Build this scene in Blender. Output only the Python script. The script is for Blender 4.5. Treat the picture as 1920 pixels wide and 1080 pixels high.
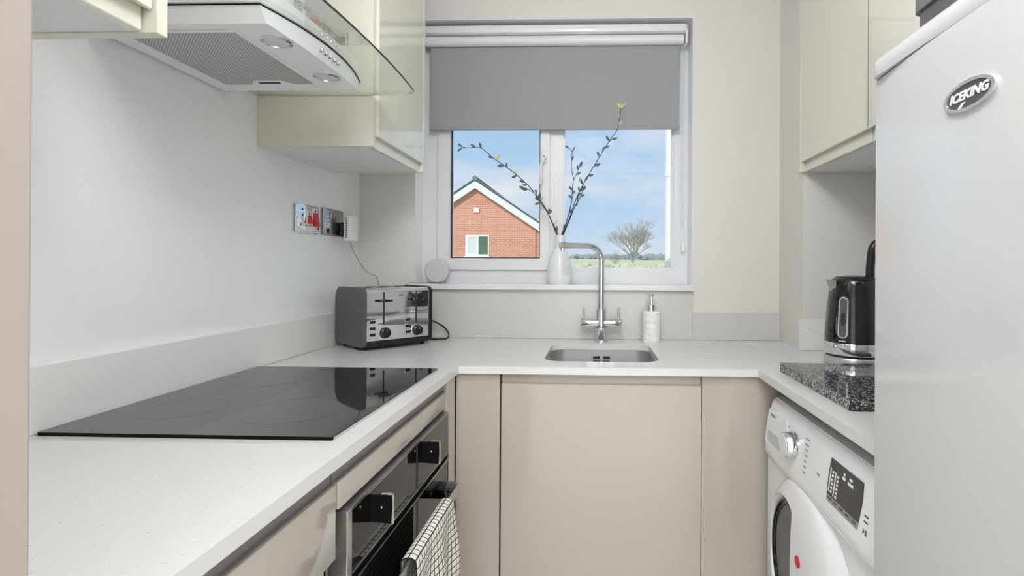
import bpy, bmesh, math, random
from mathutils import Vector, Matrix, geometry
random.seed(7)
PI = math.pi
S = bpy.context.scene
COL = S.collection
for o in list(bpy.data.objects):
    bpy.data.objects.remove(o)

# ------------------------------------------------------------------ camera
cam = bpy.data.cameras.new('camera')
cam.sensor_width = 36.0
cam.lens = 970.746 / 1920 * 36
cam.shift_x = (960 - 1083.18) / 1920
cam.shift_y = (497.31 - 540) / 1920
cam.clip_start = 0.02
cam.clip_end = 2000
co = bpy.data.objects.new('camera', cam)
COL.objects.link(co)
co.location = (0, 0, 1.2)
co.rotation_euler = (PI / 2 + 0.001714, -0.005245, 0.032727)
S.camera = co

# ------------------------------------------------------------------ sky
W = bpy.data.worlds.new('sky')
S.world = W
W.use_nodes = True
nt = W.node_tree
nt.nodes.clear()
def wn(t, **k):
    n = nt.nodes.new(t)
    for a, b in k.items():
        setattr(n, a, b)
    return n
tc = wn('ShaderNodeTexCoord')
sep = wn('ShaderNodeSeparateXYZ')
nt.links.new(tc.outputs['Generated'], sep.inputs[0])
rmp = wn('ShaderNodeValToRGB')
rmp.color_ramp.elements[0].position = 0.0
rmp.color_ramp.elements[0].color = (0.70, 0.80, 0.90, 1)
rmp.color_ramp.elements[1].position = 0.5
rmp.color_ramp.elements[1].color = (0.33, 0.57, 0.90, 1)
e = rmp.color_ramp.elements.new(0.10)
e.color = (0.50, 0.70, 0.92, 1)
nt.links.new(sep.outputs['Z'], rmp.inputs[0])
mp = wn('ShaderNodeMapping')
mp.inputs['Scale'].default_value = (2.2, 2.2, 5.0)
mp.inputs['Location'].default_value = (0.35, 0.2, 0.1)
nt.links.new(tc.outputs['Generated'], mp.inputs[0])
nz = wn('ShaderNodeTexNoise')
nz.inputs['Scale'].default_value = 1.6
nz.inputs['Detail'].default_value = 7
nz.inputs['Roughness'].default_value = 0.55
nt.links.new(mp.outputs[0], nz.inputs['Vector'])
cr = wn('ShaderNodeValToRGB')
cr.color_ramp.elements[0].position = 0.44
cr.color_ramp.elements[0].color = (0, 0, 0, 1)
cr.color_ramp.elements[1].position = 0.66
cr.color_ramp.elements[1].color = (0.9, 0.9, 0.9, 1)
nt.links.new(nz.outputs[0], cr.inputs[0])
mix = wn('ShaderNodeMixRGB')
mix.inputs['Color2'].default_value = (0.86, 0.89, 0.93, 1)
nt.links.new(cr.outputs[0], mix.inputs[0])
nt.links.new(rmp.outputs[0], mix.inputs['Color1'])
bg = wn('ShaderNodeBackground')
bg.inputs['Strength'].default_value = 0.80
nt.links.new(mix.outputs[0], bg.inputs['Color'])
wo = wn('ShaderNodeOutputWorld')
nt.links.new(bg.outputs[0], wo.inputs[0])

# ------------------------------------------------------------------ sun and added fill lamps
sl = bpy.data.lights.new('sun', 'SUN')
sl.energy = 2.0
sl.angle = 0.02
sl.color = (1, 0.95, 0.88)
so = bpy.data.objects.new('sun', sl)
COL.objects.link(so)
so.rotation_euler = Vector((0.35, 1.0, -0.75)).to_track_quat('-Z', 'Y').to_euler()

def area(name, loc, size, power, color, rot=(0, 0, 0), shape='DISK'):
    l = bpy.data.lights.new(name, 'AREA')
    l.shape = shape
    l.size = size
    l.energy = power
    l.color = color
    o = bpy.data.objects.new(name, l)
    COL.objects.link(o)
    o.location = loc
    o.rotation_euler = rot
    return o
area('hall_fill_lamp', (0.1, -1.2, 2.375), 1.5, 42, (0.97, 0.985, 1.0), shape='SQUARE')  # unseen fill light added on the hall ceiling
area('rear_fill_lamp', (0.1, -2.74, 1.30), 1.7, 15, (0.96, 0.98, 1.0), rot=(PI / 2, 0, 0), shape='SQUARE')  # added frontal fill behind the camera, not a real window
FILL_GLOBE = 19.5        # emission of the added fill globe, built further down

vs = S.view_settings
vs.view_transform = 'Standard'
vs.look = 'None'
vs.exposure = 0.25
vs.gamma = 1.0
vs.use_curve_mapping = False

# ------------------------------------------------------------------ materials
def srgb(r, g, b):
    f = lambda c: c / 12.92 if c <= 0.04045 else ((c + 0.055) / 1.055) ** 2.4
    return (f(r / 255), f(g / 255), f(b / 255), 1)

def mat(name, col, rough=0.5, metal=0.0, coat=0.0, spec=0.5, noise=0.03, nscale=40.0, bump=0.0, emis=None, aniso=None):
    m = bpy.data.materials.new(name)
    m.use_nodes = True
    t = m.node_tree
    b = t.nodes['Principled BSDF']
    c = srgb(*col)
    b.inputs['Roughness'].default_value = rough
    b.inputs['Metallic'].default_value = metal
    b.inputs['Coat Weight'].default_value = coat
    b.inputs['Coat Roughness'].default_value = 0.03
    b.inputs['Specular IOR Level'].default_value = spec
    tx = t.nodes.new('ShaderNodeTexCoord')
    n = t.nodes.new('ShaderNodeTexNoise')
    n.inputs['Scale'].default_value = nscale
    n.inputs['Detail'].default_value = 3
    t.links.new(tx.outputs['Object'], n.inputs['Vector'])
    mx = t.nodes.new('ShaderNodeMixRGB')
    mx.inputs['Color1'].default_value = tuple(v * (1 - noise) for v in c[:3]) + (1,)
    mx.inputs['Color2'].default_value = tuple(min(1, v * (1 + noise)) for v in c[:3]) + (1,)
    t.links.new(n.outputs[0], mx.inputs[0])
    t.links.new(mx.outputs[0], b.inputs['Base Color'])
    if bump:
        bp = t.nodes.new('ShaderNodeBump')
        bp.inputs['Strength'].default_value = bump
        bp.inputs['Distance'].default_value = 0.002
        t.links.new(n.outputs[0], bp.inputs['Height'])
        t.links.new(bp.outputs[0], b.inputs['Normal'])
    if emis:
        b.inputs['Emission Color'].default_value = srgb(*col)
        b.inputs['Emission Strength'].default_value = emis
    m['nodes'] = 'procedural'
    return m

def stone(name, base, specks, rough, scale, thr=0.16, dens=0.35):
    m = bpy.data.materials.new(name)
    m.use_nodes = True
    t = m.node_tree
    b = t.nodes['Principled BSDF']
    b.inputs['Roughness'].default_value = rough
    tx = t.nodes.new('ShaderNodeTexCoord')
    prev = None
    c0 = t.nodes.new('ShaderNodeRGB')
    c0.outputs[0].default_value = srgb(*base)
    prev = c0.outputs[0]
    for i, (col, sc) in enumerate(specks):
        mpn = t.nodes.new('ShaderNodeMapping')
        mpn.inputs['Location'].default_value = (i * 3.1, i * 1.7, i * 0.9)
        t.links.new(tx.outputs['Object'], mpn.inputs[0])
        v = t.nodes.new('ShaderNodeTexVoronoi')
        v.inputs['Scale'].default_value = sc
        t.links.new(mpn.outputs[0], v.inputs['Vector'])
        lt = t.nodes.new('ShaderNodeMath'); lt.operation = 'LESS_THAN'
        lt.inputs[1].default_value = thr
        t.links.new(v.outputs['Distance'], lt.inputs[0])
        sp = t.nodes.new('ShaderNodeSeparateColor')
        t.links.new(v.outputs['Color'], sp.inputs[0])
        l2 = t.nodes.new('ShaderNodeMath'); l2.operation = 'LESS_THAN'
        l2.inputs[1].default_value = dens
        t.links.new(sp.outputs[0], l2.inputs[0])
        mu = t.nodes.new('ShaderNodeMath'); mu.operation = 'MULTIPLY'
        t.links.new(lt.outputs[0], mu.inputs[0]); t.links.new(l2.outputs[0], mu.inputs[1])
        mx = t.nodes.new('ShaderNodeMixRGB')
        mx.inputs['Color2'].default_value = srgb(*col)
        t.links.new(mu.outputs[0], mx.inputs[0])
        t.links.new(prev, mx.inputs['Color1'])
        prev = mx.outputs[0]
    t.links.new(prev, b.inputs['Base Color'])
    return m

def glassmat(name, tint, base=0.05, power=5.0, top=0.95, rough=0.0):
    m = bpy.data.materials.new(name)
    m.use_nodes = True
    t = m.node_tree
    t.nodes.clear()
    lw = t.nodes.new('ShaderNodeLayerWeight'); lw.inputs[0].default_value = 0.5
    pw = t.nodes.new('ShaderNodeMath'); pw.operation = 'POWER'; pw.inputs[1].default_value = power
    t.links.new(lw.outputs['Facing'], pw.inputs[0])
    ma = t.nodes.new('ShaderNodeMath'); ma.operation = 'MULTIPLY_ADD'
    ma.inputs[1].default_value = top - base; ma.inputs[2].default_value = base
    t.links.new(pw.outputs[0], ma.inputs[0])
    tr = t.nodes.new('ShaderNodeBsdfTransparent'); tr.inputs[0].default_value = tint + (1,)
    gl = t.nodes.new('ShaderNodeBsdfGlossy'); gl.inputs['Roughness'].default_value = rough
    gl.inputs[0].default_value = (1, 1, 1, 1)
    mx = t.nodes.new('ShaderNodeMixShader')
    t.links.new(ma.outputs[0], mx.inputs[0]); t.links.new(tr.outputs[0], mx.inputs[1]); t.links.new(gl.outputs[0], mx.inputs[2])
    out = t.nodes.new('ShaderNodeOutputMaterial')
    t.links.new(mx.outputs[0], out.inputs[0])
    return m

M = {}
M['wall'] = mat('wall_paint', (246, 246, 246), 0.7, nscale=60, noise=0.01, bump=0.05)
M['wallback'] = mat('warmlit_wall_paint', (226, 222, 216), 0.7, nscale=60, noise=0.01, bump=0.05)  # warm interior light is put into this wall colour
M['reveal'] = mat('white_reveal_paint', (250, 250, 250), 0.55, noise=0.005)
M['ceiling'] = mat('ceiling_paint', (240, 240, 238), 0.8, noise=0.01)
M['jamb'] = mat('door_jamb_paint', (180, 169, 160), 0.5, noise=0.02, nscale=8)
M['floor'] = mat('floor_vinyl', (222, 219, 214), 0.35, noise=0.05, nscale=6)
M['cream'] = mat('cream_gloss_door', (226, 223, 208), 0.12, coat=0.6, noise=0.008, nscale=3)
M['creamedge'] = mat('cream_panel', (226, 221, 205), 0.35, noise=0.008, nscale=3)
M['carcass'] = mat('white_carcass', (232, 233, 232), 0.35, noise=0.01)
M['creamdim'] = mat('dim_cream_gloss_door', (190, 181, 170), 0.14, coat=0.5, noise=0.008, nscale=3)  # cream door colour darkened for the dimmer light low down
M['rail'] = mat('grey_handle_rail', (140, 136, 133), 0.35, metal=0.3, noise=0.02)
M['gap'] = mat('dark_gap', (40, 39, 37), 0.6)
M['quartz'] = stone('white_quartz', (226, 225, 221), [((208, 205, 200), 210), ((240, 240, 240), 160), ((196, 191, 184), 150)], 0.16, 1, 0.16, 0.16)
M['quartzfine'] = stone('grey_quartz_upstand', (240, 238, 235), [((186, 183, 178), 230), ((236, 236, 236), 190), ((150, 145, 140), 180)], 0.28, 1, 0.2, 0.16)
M['sillstone'] = mat('white_sill_stone', (232, 232, 231), 0.2, noise=0.015)
M['quartzback'] = stone('quartz_splashback', (209, 208, 203), [((190, 186, 180), 200), ((226, 226, 225), 160), ((176, 172, 165), 150)], 0.2, 1, 0.16, 0.14)
M['granite'] = stone('black_granite', (62, 61, 62), [((150, 148, 148), 130), ((22, 22, 23), 170), ((190, 188, 186), 230), ((24, 24, 25), 90), ((110, 108, 108), 190)], 0.06, 1, 0.42, 0.5)
M['hob'] = mat('black_ceramic_glass', (13, 13, 14), 0.035, noise=0.0)
M['hob'].node_tree.nodes['Principled BSDF'].inputs['IOR'].default_value = 2.3
M['blackglass'] = mat('black_oven_glass', (17, 17, 15), 0.05, spec=0.45, noise=0.0)
M['hobedge'] = mat('black_glass_edge', (10, 10, 10), 0.5, spec=0.15, noise=0.0)
M['blackplastic'] = mat('black_plastic', (24, 24, 25), 0.25, noise=0.02)
M['blackgloss'] = mat('black_gloss_enamel', (12, 12, 13), 0.06, coat=0.5, noise=0.0)
M['greyplastic'] = mat('dark_grey_plastic', (84, 85, 87), 0.3, noise=0.02)
M['chrome'] = mat('chrome', (226, 227, 229), 0.05, metal=1.0, noise=0.0)
M['steel'] = mat('brushed_steel', (205, 205, 204), 0.28, metal=1.0, noise=0.02, nscale=90)
M['hoodsteel'] = mat('satin_hood_steel', (250, 250, 251), 0.34, metal=0.12, noise=0.01, nscale=90)
M['sinksteel'] = mat('sink_steel', (208, 208, 209), 0.4, metal=1.0, noise=0.02, nscale=60)
M['whiteplastic'] = mat('white_plastic', (240, 240, 240), 0.25, noise=0.005)
M['whiteenamel'] = mat('white_enamel', (246, 247, 248), 0.13, coat=0.3, noise=0.004, nscale=5)
M['fridge'] = mat('white_fridge_enamel', (210, 211, 210), 0.14, coat=0.4, noise=0.004, nscale=5)
M['upvc'] = mat('white_window_plastic', (230, 230, 232), 0.28, noise=0.006)
M['ceramic'] = mat('white_ceramic', (238, 238, 238), 0.22, coat=0.3, noise=0.004)
M['ribbed'] = mat('white_ribbed_ceramic', (240, 240, 239), 0.5, noise=0.01, nscale=30)
M['speaker'] = mat('pale_grey_speaker_cloth', (206, 205, 205), 0.9, noise=0.06, nscale=900)
M['red'] = mat('red_switch_plastic', (205, 28, 36), 0.25)
M['twig'] = mat('grey_twig', (66, 68, 68), 0.7, noise=0.2, nscale=120)
M['leaf'] = mat('grey_green_leaf', (98, 108, 108), 0.6, noise=0.2, nscale=120)
M['leafpale'] = mat('pale_leaf', (188, 196, 196), 0.6, noise=0.1, nscale=120)
M['leaflime'] = mat('lime_leaf', (214, 222, 120), 0.6, noise=0.1, nscale=120)
M['screen'] = mat('dark_display', (62, 62, 64), 0.12, noise=0.02)
M['pull'] = mat('pull_shade_grey', (204, 204, 206), 0.4)  # grey stands in for the shade in the drawer scoop
M['ink'] = mat('grey_print', (150, 150, 152), 0.5)
M['inkdark'] = mat('dark_print', (70, 70, 72), 0.5)
M['darkbox'] = mat('dark_grey_box', (104, 105, 102), 0.35, noise=0.03)
M['rim'] = mat('satin_badge_rim', (226, 227, 228), 0.22, metal=0.7)
M['fridge'].node_tree.nodes['Principled BSDF'].inputs['Coat IOR'].default_value = 2.2
M['fridge'].node_tree.nodes['Principled BSDF'].inputs['Coat Roughness'].default_value = 0.1
M['badge'] = mat('badge_enamel', (84, 86, 92), 0.18, noise=0.02)
M['doorglass'] = mat('smoky_door_glass', (88, 88, 86), 0.07, spec=0.7, noise=0.02)
M['pane'] = glassmat('window_glass', (0.985, 0.99, 0.99), 0.0015, 5, 0.8)
M['hoodglass'] = glassmat('hood_glass', (0.93, 0.955, 0.93), 0.06, 1.35, 0.9)
M['glassedge'] = mat('dark_glass_edge', (22, 28, 26), 0.1)
M['glassedge2'] = mat('green_glass_edge', (150, 152, 140), 0.2)
M['lamp'] = mat('fill_globe', (250, 252, 255), 0.5, emis=FILL_GLOBE)
M['panel'] = mat('fill_light_rim', (240, 240, 240), 0.5)
M['hoodlamp'] = mat('hood_lamp_lens', (222, 222, 222), 0.25, noise=0.15, nscale=160)
M['pipe'] = mat('white_pipe_plastic', (240, 240, 238), 0.4)

# blind cloth: a little light passes through it
def cloth(name, col, trans):
    m = mat(name, col, 0.85, noise=0.02, nscale=500)
    t = m.node_tree
    b = t.nodes['Principled BSDF']
    tl = t.nodes.new('ShaderNodeBsdfTranslucent')
    tl.inputs[0].default_value = srgb(*col)
    mx = t.nodes.new('ShaderNodeMixShader'); mx.inputs[0].default_value = trans
    o = t.nodes['Material Output']
    t.links.new(b.outputs[0], mx.inputs[1]); t.links.new(tl.outputs[0], mx.inputs[2])
    t.links.new(mx.outputs[0], o.inputs[0])
    return m
M['blind'] = cloth('grey_blind_cloth', (166, 167, 170), 0.10)

# hood filter: fine punched mesh
def filtermat():
    m = bpy.data.materials.new('hood_filter_mesh')
    m.use_nodes = True
    t = m.node_tree
    b = t.nodes['Principled BSDF']
    b.inputs['Metallic'].default_value = 0.7
    b.inputs['Roughness'].default_value = 0.4
    tx = t.nodes.new('ShaderNodeTexCoord')
    mpn = t.nodes.new('ShaderNodeMapping')
    mpn.inputs['Rotation'].default_value = (0, 0, PI / 4)
    t.links.new(tx.outputs['Object'], mpn.inputs[0])
    ch = t.nodes.new('ShaderNodeTexVoronoi')
    ch.inputs['Scale'].default_value = 215
    ch.inputs['Randomness'].default_value = 0
    t.links.new(mpn.outputs[0], ch.inputs['Vector'])
    lt = t.nodes.new('ShaderNodeMath'); lt.operation = 'LESS_THAN'; lt.inputs[1].default_value = 0.36
    t.links.new(ch.outputs['Distance'], lt.inputs[0])
    mx = t.nodes.new('ShaderNodeMixRGB')
    mx.inputs['Color1'].default_value = srgb(206, 206, 206)
    mx.inputs['Color2'].default_value = srgb(66, 66, 66)
    t.links.new(lt.outputs[0], mx.inputs[0])
    t.links.new(mx.outputs[0], b.inputs['Base Color'])
    return m
M['filter'] = filtermat()

def brickmat():
    m = bpy.data.materials.new('orange_brick')
    m.use_nodes = True
    t = m.node_tree
    b = t.nodes['Principled BSDF']
    b.inputs['Roughness'].default_value = 0.9
    tx = t.nodes.new('ShaderNodeTexCoord')
    sp = t.nodes.new('ShaderNodeSeparateXYZ'); t.links.new(tx.outputs['Object'], sp.inputs[0])
    ad = t.nodes.new('ShaderNodeMath'); ad.operation = 'ADD'
    t.links.new(sp.outputs['X'], ad.inputs[0]); t.links.new(sp.outputs['Y'], ad.inputs[1])
    cb = t.nodes.new('ShaderNodeCombineXYZ')
    t.links.new(ad.outputs[0], cb.inputs[0]); t.links.new(sp.outputs['Z'], cb.inputs[1])
    br = t.nodes.new('ShaderNodeTexBrick')
    br.inputs['Scale'].default_value = 1.0
    br.inputs['Brick Width'].default_value = 0.235
    br.inputs['Row Height'].default_value = 0.085
    br.inputs['Mortar Size'].default_value = 0.011
    br.inputs['Color1'].default_value = srgb(212, 148, 124)
    br.inputs['Color2'].default_value = srgb(202, 134, 112)
    br.inputs['Mortar'].default_value = srgb(218, 184, 168)
    t.links.new(cb.outputs[0], br.inputs['Vector'])
    t.links.new(br.outputs[0], b.inputs['Base Color'])
    return m
M['brick'] = brickmat()
M['rooftile'] = mat('grey_roof_tile', (128, 132, 132), 0.9, noise=0.25, nscale=14)
M['barge'] = mat('pale_blue_bargeboard', (226, 236, 246), 0.6)
M['curtain'] = mat('house_curtain', (214, 218, 216), 0.8, noise=0.1, nscale=20)
M['housepane'] = mat('house_pane_reflection', (92, 118, 92), 0.1, noise=0.4, nscale=5)  # green reflection painted into the pane colour
M['bark'] = mat('grey_bark', (168, 164, 152), 0.9, noise=0.2, nscale=3)
M['hedge'] = mat('spring_hedge', (206, 206, 166), 0.95, noise=0.3, nscale=1.2)
M['woods'] = mat('distant_woods', (150, 158, 158), 0.95, noise=0.2, nscale=0.5)
M['field'] = mat('pale_spring_field', (214, 214, 176), 0.95, noise=0.2, nscale=0.08)

# towel check
def towelmat():
    m = bpy.data.materials.new('checked_towel_cloth')
    m.use_nodes = True
    t = m.node_tree
    b = t.nodes['Principled BSDF']; b.inputs['Roughness'].default_value = 0.95
    uv = t.nodes.new('ShaderNodeTexCoord')
    sp = t.nodes.new('ShaderNodeSeparateXYZ'); t.links.new(uv.outputs['UV'], sp.inputs[0])
    outs = []
    for ax in ('X', 'Y'):
        mu = t.nodes.new('ShaderNodeMath'); mu.operation = 'FRACT'
        t.links.new(sp.outputs[ax], mu.inputs[0])
        lt = t.nodes.new('ShaderNodeMath'); lt.operation = 'LESS_THAN'; lt.inputs[1].default_value = 0.17
        t.links.new(mu.outputs[0], lt.inputs[0]); outs.append(lt.outputs[0])
    mxx = t.nodes.new('ShaderNodeMath'); mxx.operation = 'MAXIMUM'
    t.links.new(outs[0], mxx.inputs[0]); t.links.new(outs[1], mxx.inputs[1])
    mx = t.nodes.new('ShaderNodeMixRGB')
    mx.inputs['Color1'].default_value = srgb(236, 232, 222); mx.inputs['Color2'].default_value = srgb(34, 34, 36)
    t.links.new(mxx.outputs[0], mx.inputs[0]); t.links.new(mx.outputs[0], b.inputs['Base Color'])
    return m
M['towel'] = towelmat()

# ------------------------------------------------------------------ mesh helpers
class MB:
    def __init__(s):
        s.bm = bmesh.new()
    def box(s, x0, x1, y0, y1, z0, z1, bev=0.0, seg=2):
        r = bmesh.ops.create_cube(s.bm, size=1)
        for v in r['verts']:
            v.co = Vector(((x0 + x1) / 2 + v.co.x * (x1 - x0), (y0 + y1) / 2 + v.co.y * (y1 - y0), (z0 + z1) / 2 + v.co.z * (z1 - z0)))
        if bev:
            es = list({e for v in r['verts'] for e in v.link_edges})
            bmesh.ops.bevel(s.bm, geom=es, offset=bev, segments=seg, affect='EDGES', profile=0.5)
        return s
    def cyl(s, p0, p1, r0, r1=None, n=24, caps=True):
        p0, p1 = Vector(p0), Vector(p1)
        r1 = r0 if r1 is None else r1
        d = (p1 - p0)
        q = d.to_track_quat('Z', 'Y')
        A, B = [], []
        for i in range(n):
            a = 2 * PI * i / n
            v = Vector((math.cos(a), math.sin(a), 0))
            A.append(s.bm.verts.new(p0 + q @ (v * r0)))
            B.append(s.bm.verts.new(p1 + q @ (v * r1)))
        for i in range(n):
            j = (i + 1) % n
            s.bm.faces.new((A[i], A[j], B[j], B[i]))
        if caps:
            s.bm.faces.new(A[::-1]); s.bm.faces.new(B)
        return s
    def lathe(s, prof, c, axis='Z', n=40):
        c = Vector(c)
        rows = []
        for r, h in prof:
            row = []
            for i in range(n):
                a = 2 * PI * i / n
                if axis == 'Z': p = Vector((r * math.cos(a), r * math.sin(a), h))
                elif axis == 'X': p = Vector((h, r * math.cos(a), r * math.sin(a)))
                else: p = Vector((r * math.sin(a), h, r * math.cos(a)))
                row.append(s.bm.verts.new(c + p))
            rows.append(row)
        for a, b in zip(rows, rows[1:]):
            for i in range(n):
                j = (i + 1) % n
                s.bm.faces.new((a[i], a[j], b[j], b[i]))
        s.bm.faces.new(rows[0][::-1]); s.bm.faces.new(rows[-1])
        return s
    def tube(s, pts, r, n=10, taper=None, caps=True):
        pts = [Vector(p) for p in pts]
        rows = []
        up = Vector((0.123, 0.31, 0.94)).normalized()
        for i, p in enumerate(pts):
            d = (pts[min(i + 1, len(pts) - 1)] - pts[max(i - 1, 0)]).normalized()
            x = d.cross(up)
            if x.length < 1e-3: x = d.cross(Vector((1, 0, 0)))
            x.normalize(); y = d.cross(x)
            rr = r if taper is None else r + (taper - r) * i / (len(pts) - 1)
            rows.append([s.bm.verts.new(p + (x * math.cos(2 * PI * k / n) + y * math.sin(2 * PI * k / n)) * rr) for k in range(n)])
        for a, b in zip(rows, rows[1:]):
            for k in range(n):
                j = (k + 1) % n
                s.bm.faces.new((a[k], a[j], b[j], b[k]))
        if caps:
            s.bm.faces.new(rows[0][::-1]); s.bm.faces.new(rows[-1])
        return s
    def prism(s, outer, a0, a1, f, holes=()):
        """outline (u, v) extruded from a0 to a1; f maps (u, v, a) to a point"""
        loops = [list(outer)] + [list(h) for h in holes]
        tri = geometry.tessellate_polygon([[Vector((u, v, 0)) for u, v in l] for l in loops])
        flat = [p for l in loops for p in l]
        V0 = [s.bm.verts.new(f(u, v, a0)) for u, v in flat]
        V1 = [s.bm.verts.new(f(u, v, a1)) for u, v in flat]
        for t in tri:
            try:
                s.bm.faces.new([V0[i] for i in t]); s.bm.faces.new([V1[i] for i in reversed(t)])
            except ValueError:
                pass
        k = 0
        for l in loops:
            n = len(l)
            for i in range(n):
                j = (i + 1) % n
                s.bm.faces.new((V0[k + i], V0[k + j], V1[k + j], V1[k + i]))
            k += n
        return s
    def grid(s, rows, close=False):
        R = [[s.bm.verts.new(Vector(p)) for p in r] for r in rows]
        for a, b in zip(R, R[1:]):
            for i in range(len(a) - 1):
                s.bm.faces.new((a[i], a[i + 1], b[i + 1], b[i]))
        return s
    def mesh(s, name, m, org=Vector((0, 0, 0)), smooth=True, fix=True):
        if fix:
            bmesh.ops.recalc_face_normals(s.bm, faces=s.bm.faces[:])
        if org.length:
            bmesh.ops.translate(s.bm, verts=s.bm.verts[:], vec=-org)
        me = bpy.data.meshes.new(name)
        s.bm.to_mesh(me); s.bm.free()
        for mm in (m if isinstance(m, (list, tuple)) else [m]):
            me.materials.append(mm)
        if smooth:
            for p in me.polygons: p.use_smooth = True
            me.set_sharp_from_angle(angle=math.radians(38))
        return me

ORG = Vector((0, 0, 0))
def thing(name, label, cat, loc=(0, 0, 0), group=None, rz=0.0):
    """an Empty at the base of a thing; parts are built in world coordinates unless the thing is turned"""
    global ORG
    o = bpy.data.objects.new(name, None)
    o.empty_display_size = 0.05
    COL.objects.link(o)
    o.location = loc
    o.rotation_euler = (0, 0, rz)
    o['label'] = label; o['category'] = cat
    if group: o['group'] = group
    ORG = Vector(loc) if not rz else Vector((0, 0, 0))
    return o
def part(name, mb, m, parent, label=None, smooth=True, stuff=False, fix=True):
    me = mb.mesh(name, m, ORG, smooth, fix)
    o = bpy.data.objects.new(name, me)
    COL.objects.link(o)
    o.parent = parent
    if label: o['label'] = label
    if stuff: o['kind'] = 'stuff'
    return o
def solo(name, mb, m, label, cat, loc=(0, 0, 0), group=None, smooth=True):
    me = mb.mesh(name, m, Vector(loc), smooth)
    o = bpy.data.objects.new(name, me)
    COL.objects.link(o)
    o.location = loc
    o['label'] = label; o['category'] = cat
    if group: o['group'] = group
    return o
def struct(name, mb, m, parent=None, smooth=False):
    global ORG
    ORG = Vector((0, 0, 0))
    me = mb.mesh(name, m, ORG, smooth)
    o = bpy.data.objects.new(name, me)
    COL.objects.link(o)
    if parent: o.parent = parent
    else: o['kind'] = 'structure'
    return o
def textmesh(body, size, depth, shear=0.0, bold=0.0):
    c = bpy.data.curves.new('lettering', 'FONT')
    c.body = body; c.size = size; c.extrude = depth; c.shear = shear; c.offset = bold
    c.align_x = 'CENTER'; c.align_y = 'CENTER'
    c.resolution_u = 3
    o = bpy.data.objects.new('lettering', c)
    COL.objects.link(o)
    bpy.context.view_layer.update()
    dg = bpy.context.evaluated_depsgraph_get()
    me = bpy.data.meshes.new_from_object(o.evaluated_get(dg))
    bpy.data.objects.remove(o); bpy.data.curves.remove(c)
    return me

XY = lambda u, v, a: Vector((u, v, a))      # plan outline extruded up
YZ = lambda u, v, a: Vector((a, u, v))      # outline in a wall facing x
XZ = lambda u, v, a: Vector((u, a, v))      # outline in a wall facing y
def rrect(x0, x1, y0, y1, r, n=6):
    rs = r if isinstance(r, (list, tuple)) else [r] * 4
    out = []
    for (cx, cy, a0, rr) in ((x1 - rs[0], y1 - rs[0], 0, rs[0]), (x0 + rs[1], y1 - rs[1], PI / 2, rs[1]),
                             (x0 + rs[2], y0 + rs[2], PI, rs[2]), (x1 - rs[3], y0 + rs[3], 1.5 * PI, rs[3])):
        if rr < 1e-6:
            out.append((cx, cy)); continue
        for i in range(n + 1):
            a = a0 + PI / 2 * i / n
            out.append((cx + rr * math.cos(a), cy + rr * math.sin(a)))
    return out
def circle(cx, cy, r, n=28):
    return [(cx + r * math.cos(2 * PI * i / n), cy + r * math.sin(2 * PI * i / n)) for i in range(n)]
def smoothpath(pts, k=6):
    pts = [Vector(p) for p in pts]
    out = []
    for i in range(len(pts) - 1):
        p0 = pts[max(i - 1, 0)]; p1 = pts[i]; p2 = pts[i + 1]; p3 = pts[min(i + 2, len(pts) - 1)]
        for j in range(k):
            t = j / k
            out.append(0.5 * ((2 * p1) + (p2 - p0) * t + (2 * p0 - 5 * p1 + 4 * p2 - p3) * t * t + (3 * p1 - p0 - 3 * p2 + p3) * t ** 3))
    out.append(pts[-1])
    return out

# ================================================================== ROOM
WL, WB, WR, CZ = -0.985, 2.135, 1.08, 2.38
OX0, OX1, OZ0, OZ1 = -0.749, 0.397, 1.124, 2.221      # window opening
struct('wall_left', MB().box(WL - 0.1, WL, 0.30, 2.40, 0, CZ), M['wall'])
wb = MB()
wb.prism([(WL, 0), (WR, 0), (WR, CZ), (WL, CZ)], WB, WB + 0.26, XZ, [[(OX0, OZ0), (OX0, OZ1), (OX1, OZ1), (OX1, OZ0)]])
bm = wb.bm
bm.faces.ensure_lookup_table()
for f in bm.faces:
    c = f.calc_center_median()
    f.material_index = 1 if (OX0 - 0.001 <= c.x <= OX1 + 0.001 and OZ0 - 0.001 <= c.z <= OZ1 + 0.001 and abs(c.y - WB - 0.13) < 0.02) else 0
struct('wall_back', wb, [M['wallback'], M['reveal']])
struct('wall_right', MB().box(WR, WR + 0.1, 0.30, 2.40, 0, CZ), M['wall'])
struct('wall_right_corner', MB().box(0.752, WR, 1.895, WB, 0, CZ), M['wallback'])
wf = MB()
wf.box(-1.6, -0.358, 0.18, 0.315, 0, CZ)
wf.box(0.50, 1.6, 0.18, 0.315, 0, CZ)
wf.box(-0.358, 0.50, 0.18, 0.315, 2.12, CZ)
struct('wall_front', wf, M['wall'])
tr = MB()
tr.box(-0.372, -0.3555, 0.165, 0.316, 0, 2.12, 0.002)
struct('trim_1', tr, M['jamb'])
struct('floor', MB().box(-1.7, 1.7, -2.8, 2.4, -0.05, 0), M['floor'])
struct('ceiling', MB().box(-1.7, 1.7, -2.8, 2.4, CZ, CZ + 0.05), M['ceiling'])
struct('wall_hall_left', MB().box(-1.7, -1.6, -2.8, 0.18, 0, CZ), M['wall'])
struct('wall_hall_right', MB().box(1.6, 1.7, -2.8, 0.18, 0, CZ), M['wall'])
struct('wall_hall_back', MB().box(-1.7, 1.7, -2.9, -2.8, 0, CZ), M['wall'])

# unseen window frame added around the fill light behind the camera
hw_ = MB().prism([(-0.85, 0.35), (1.05, 0.35), (1.05, 2.25), (-0.85, 2.25)], -2.80, -2.75, XZ, [[(-0.76, 0.44), (-0.76, 2.16), (0.96, 2.16), (0.96, 0.44)]])
struct('rear_fill_frame', hw_, M['reveal'])

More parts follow.
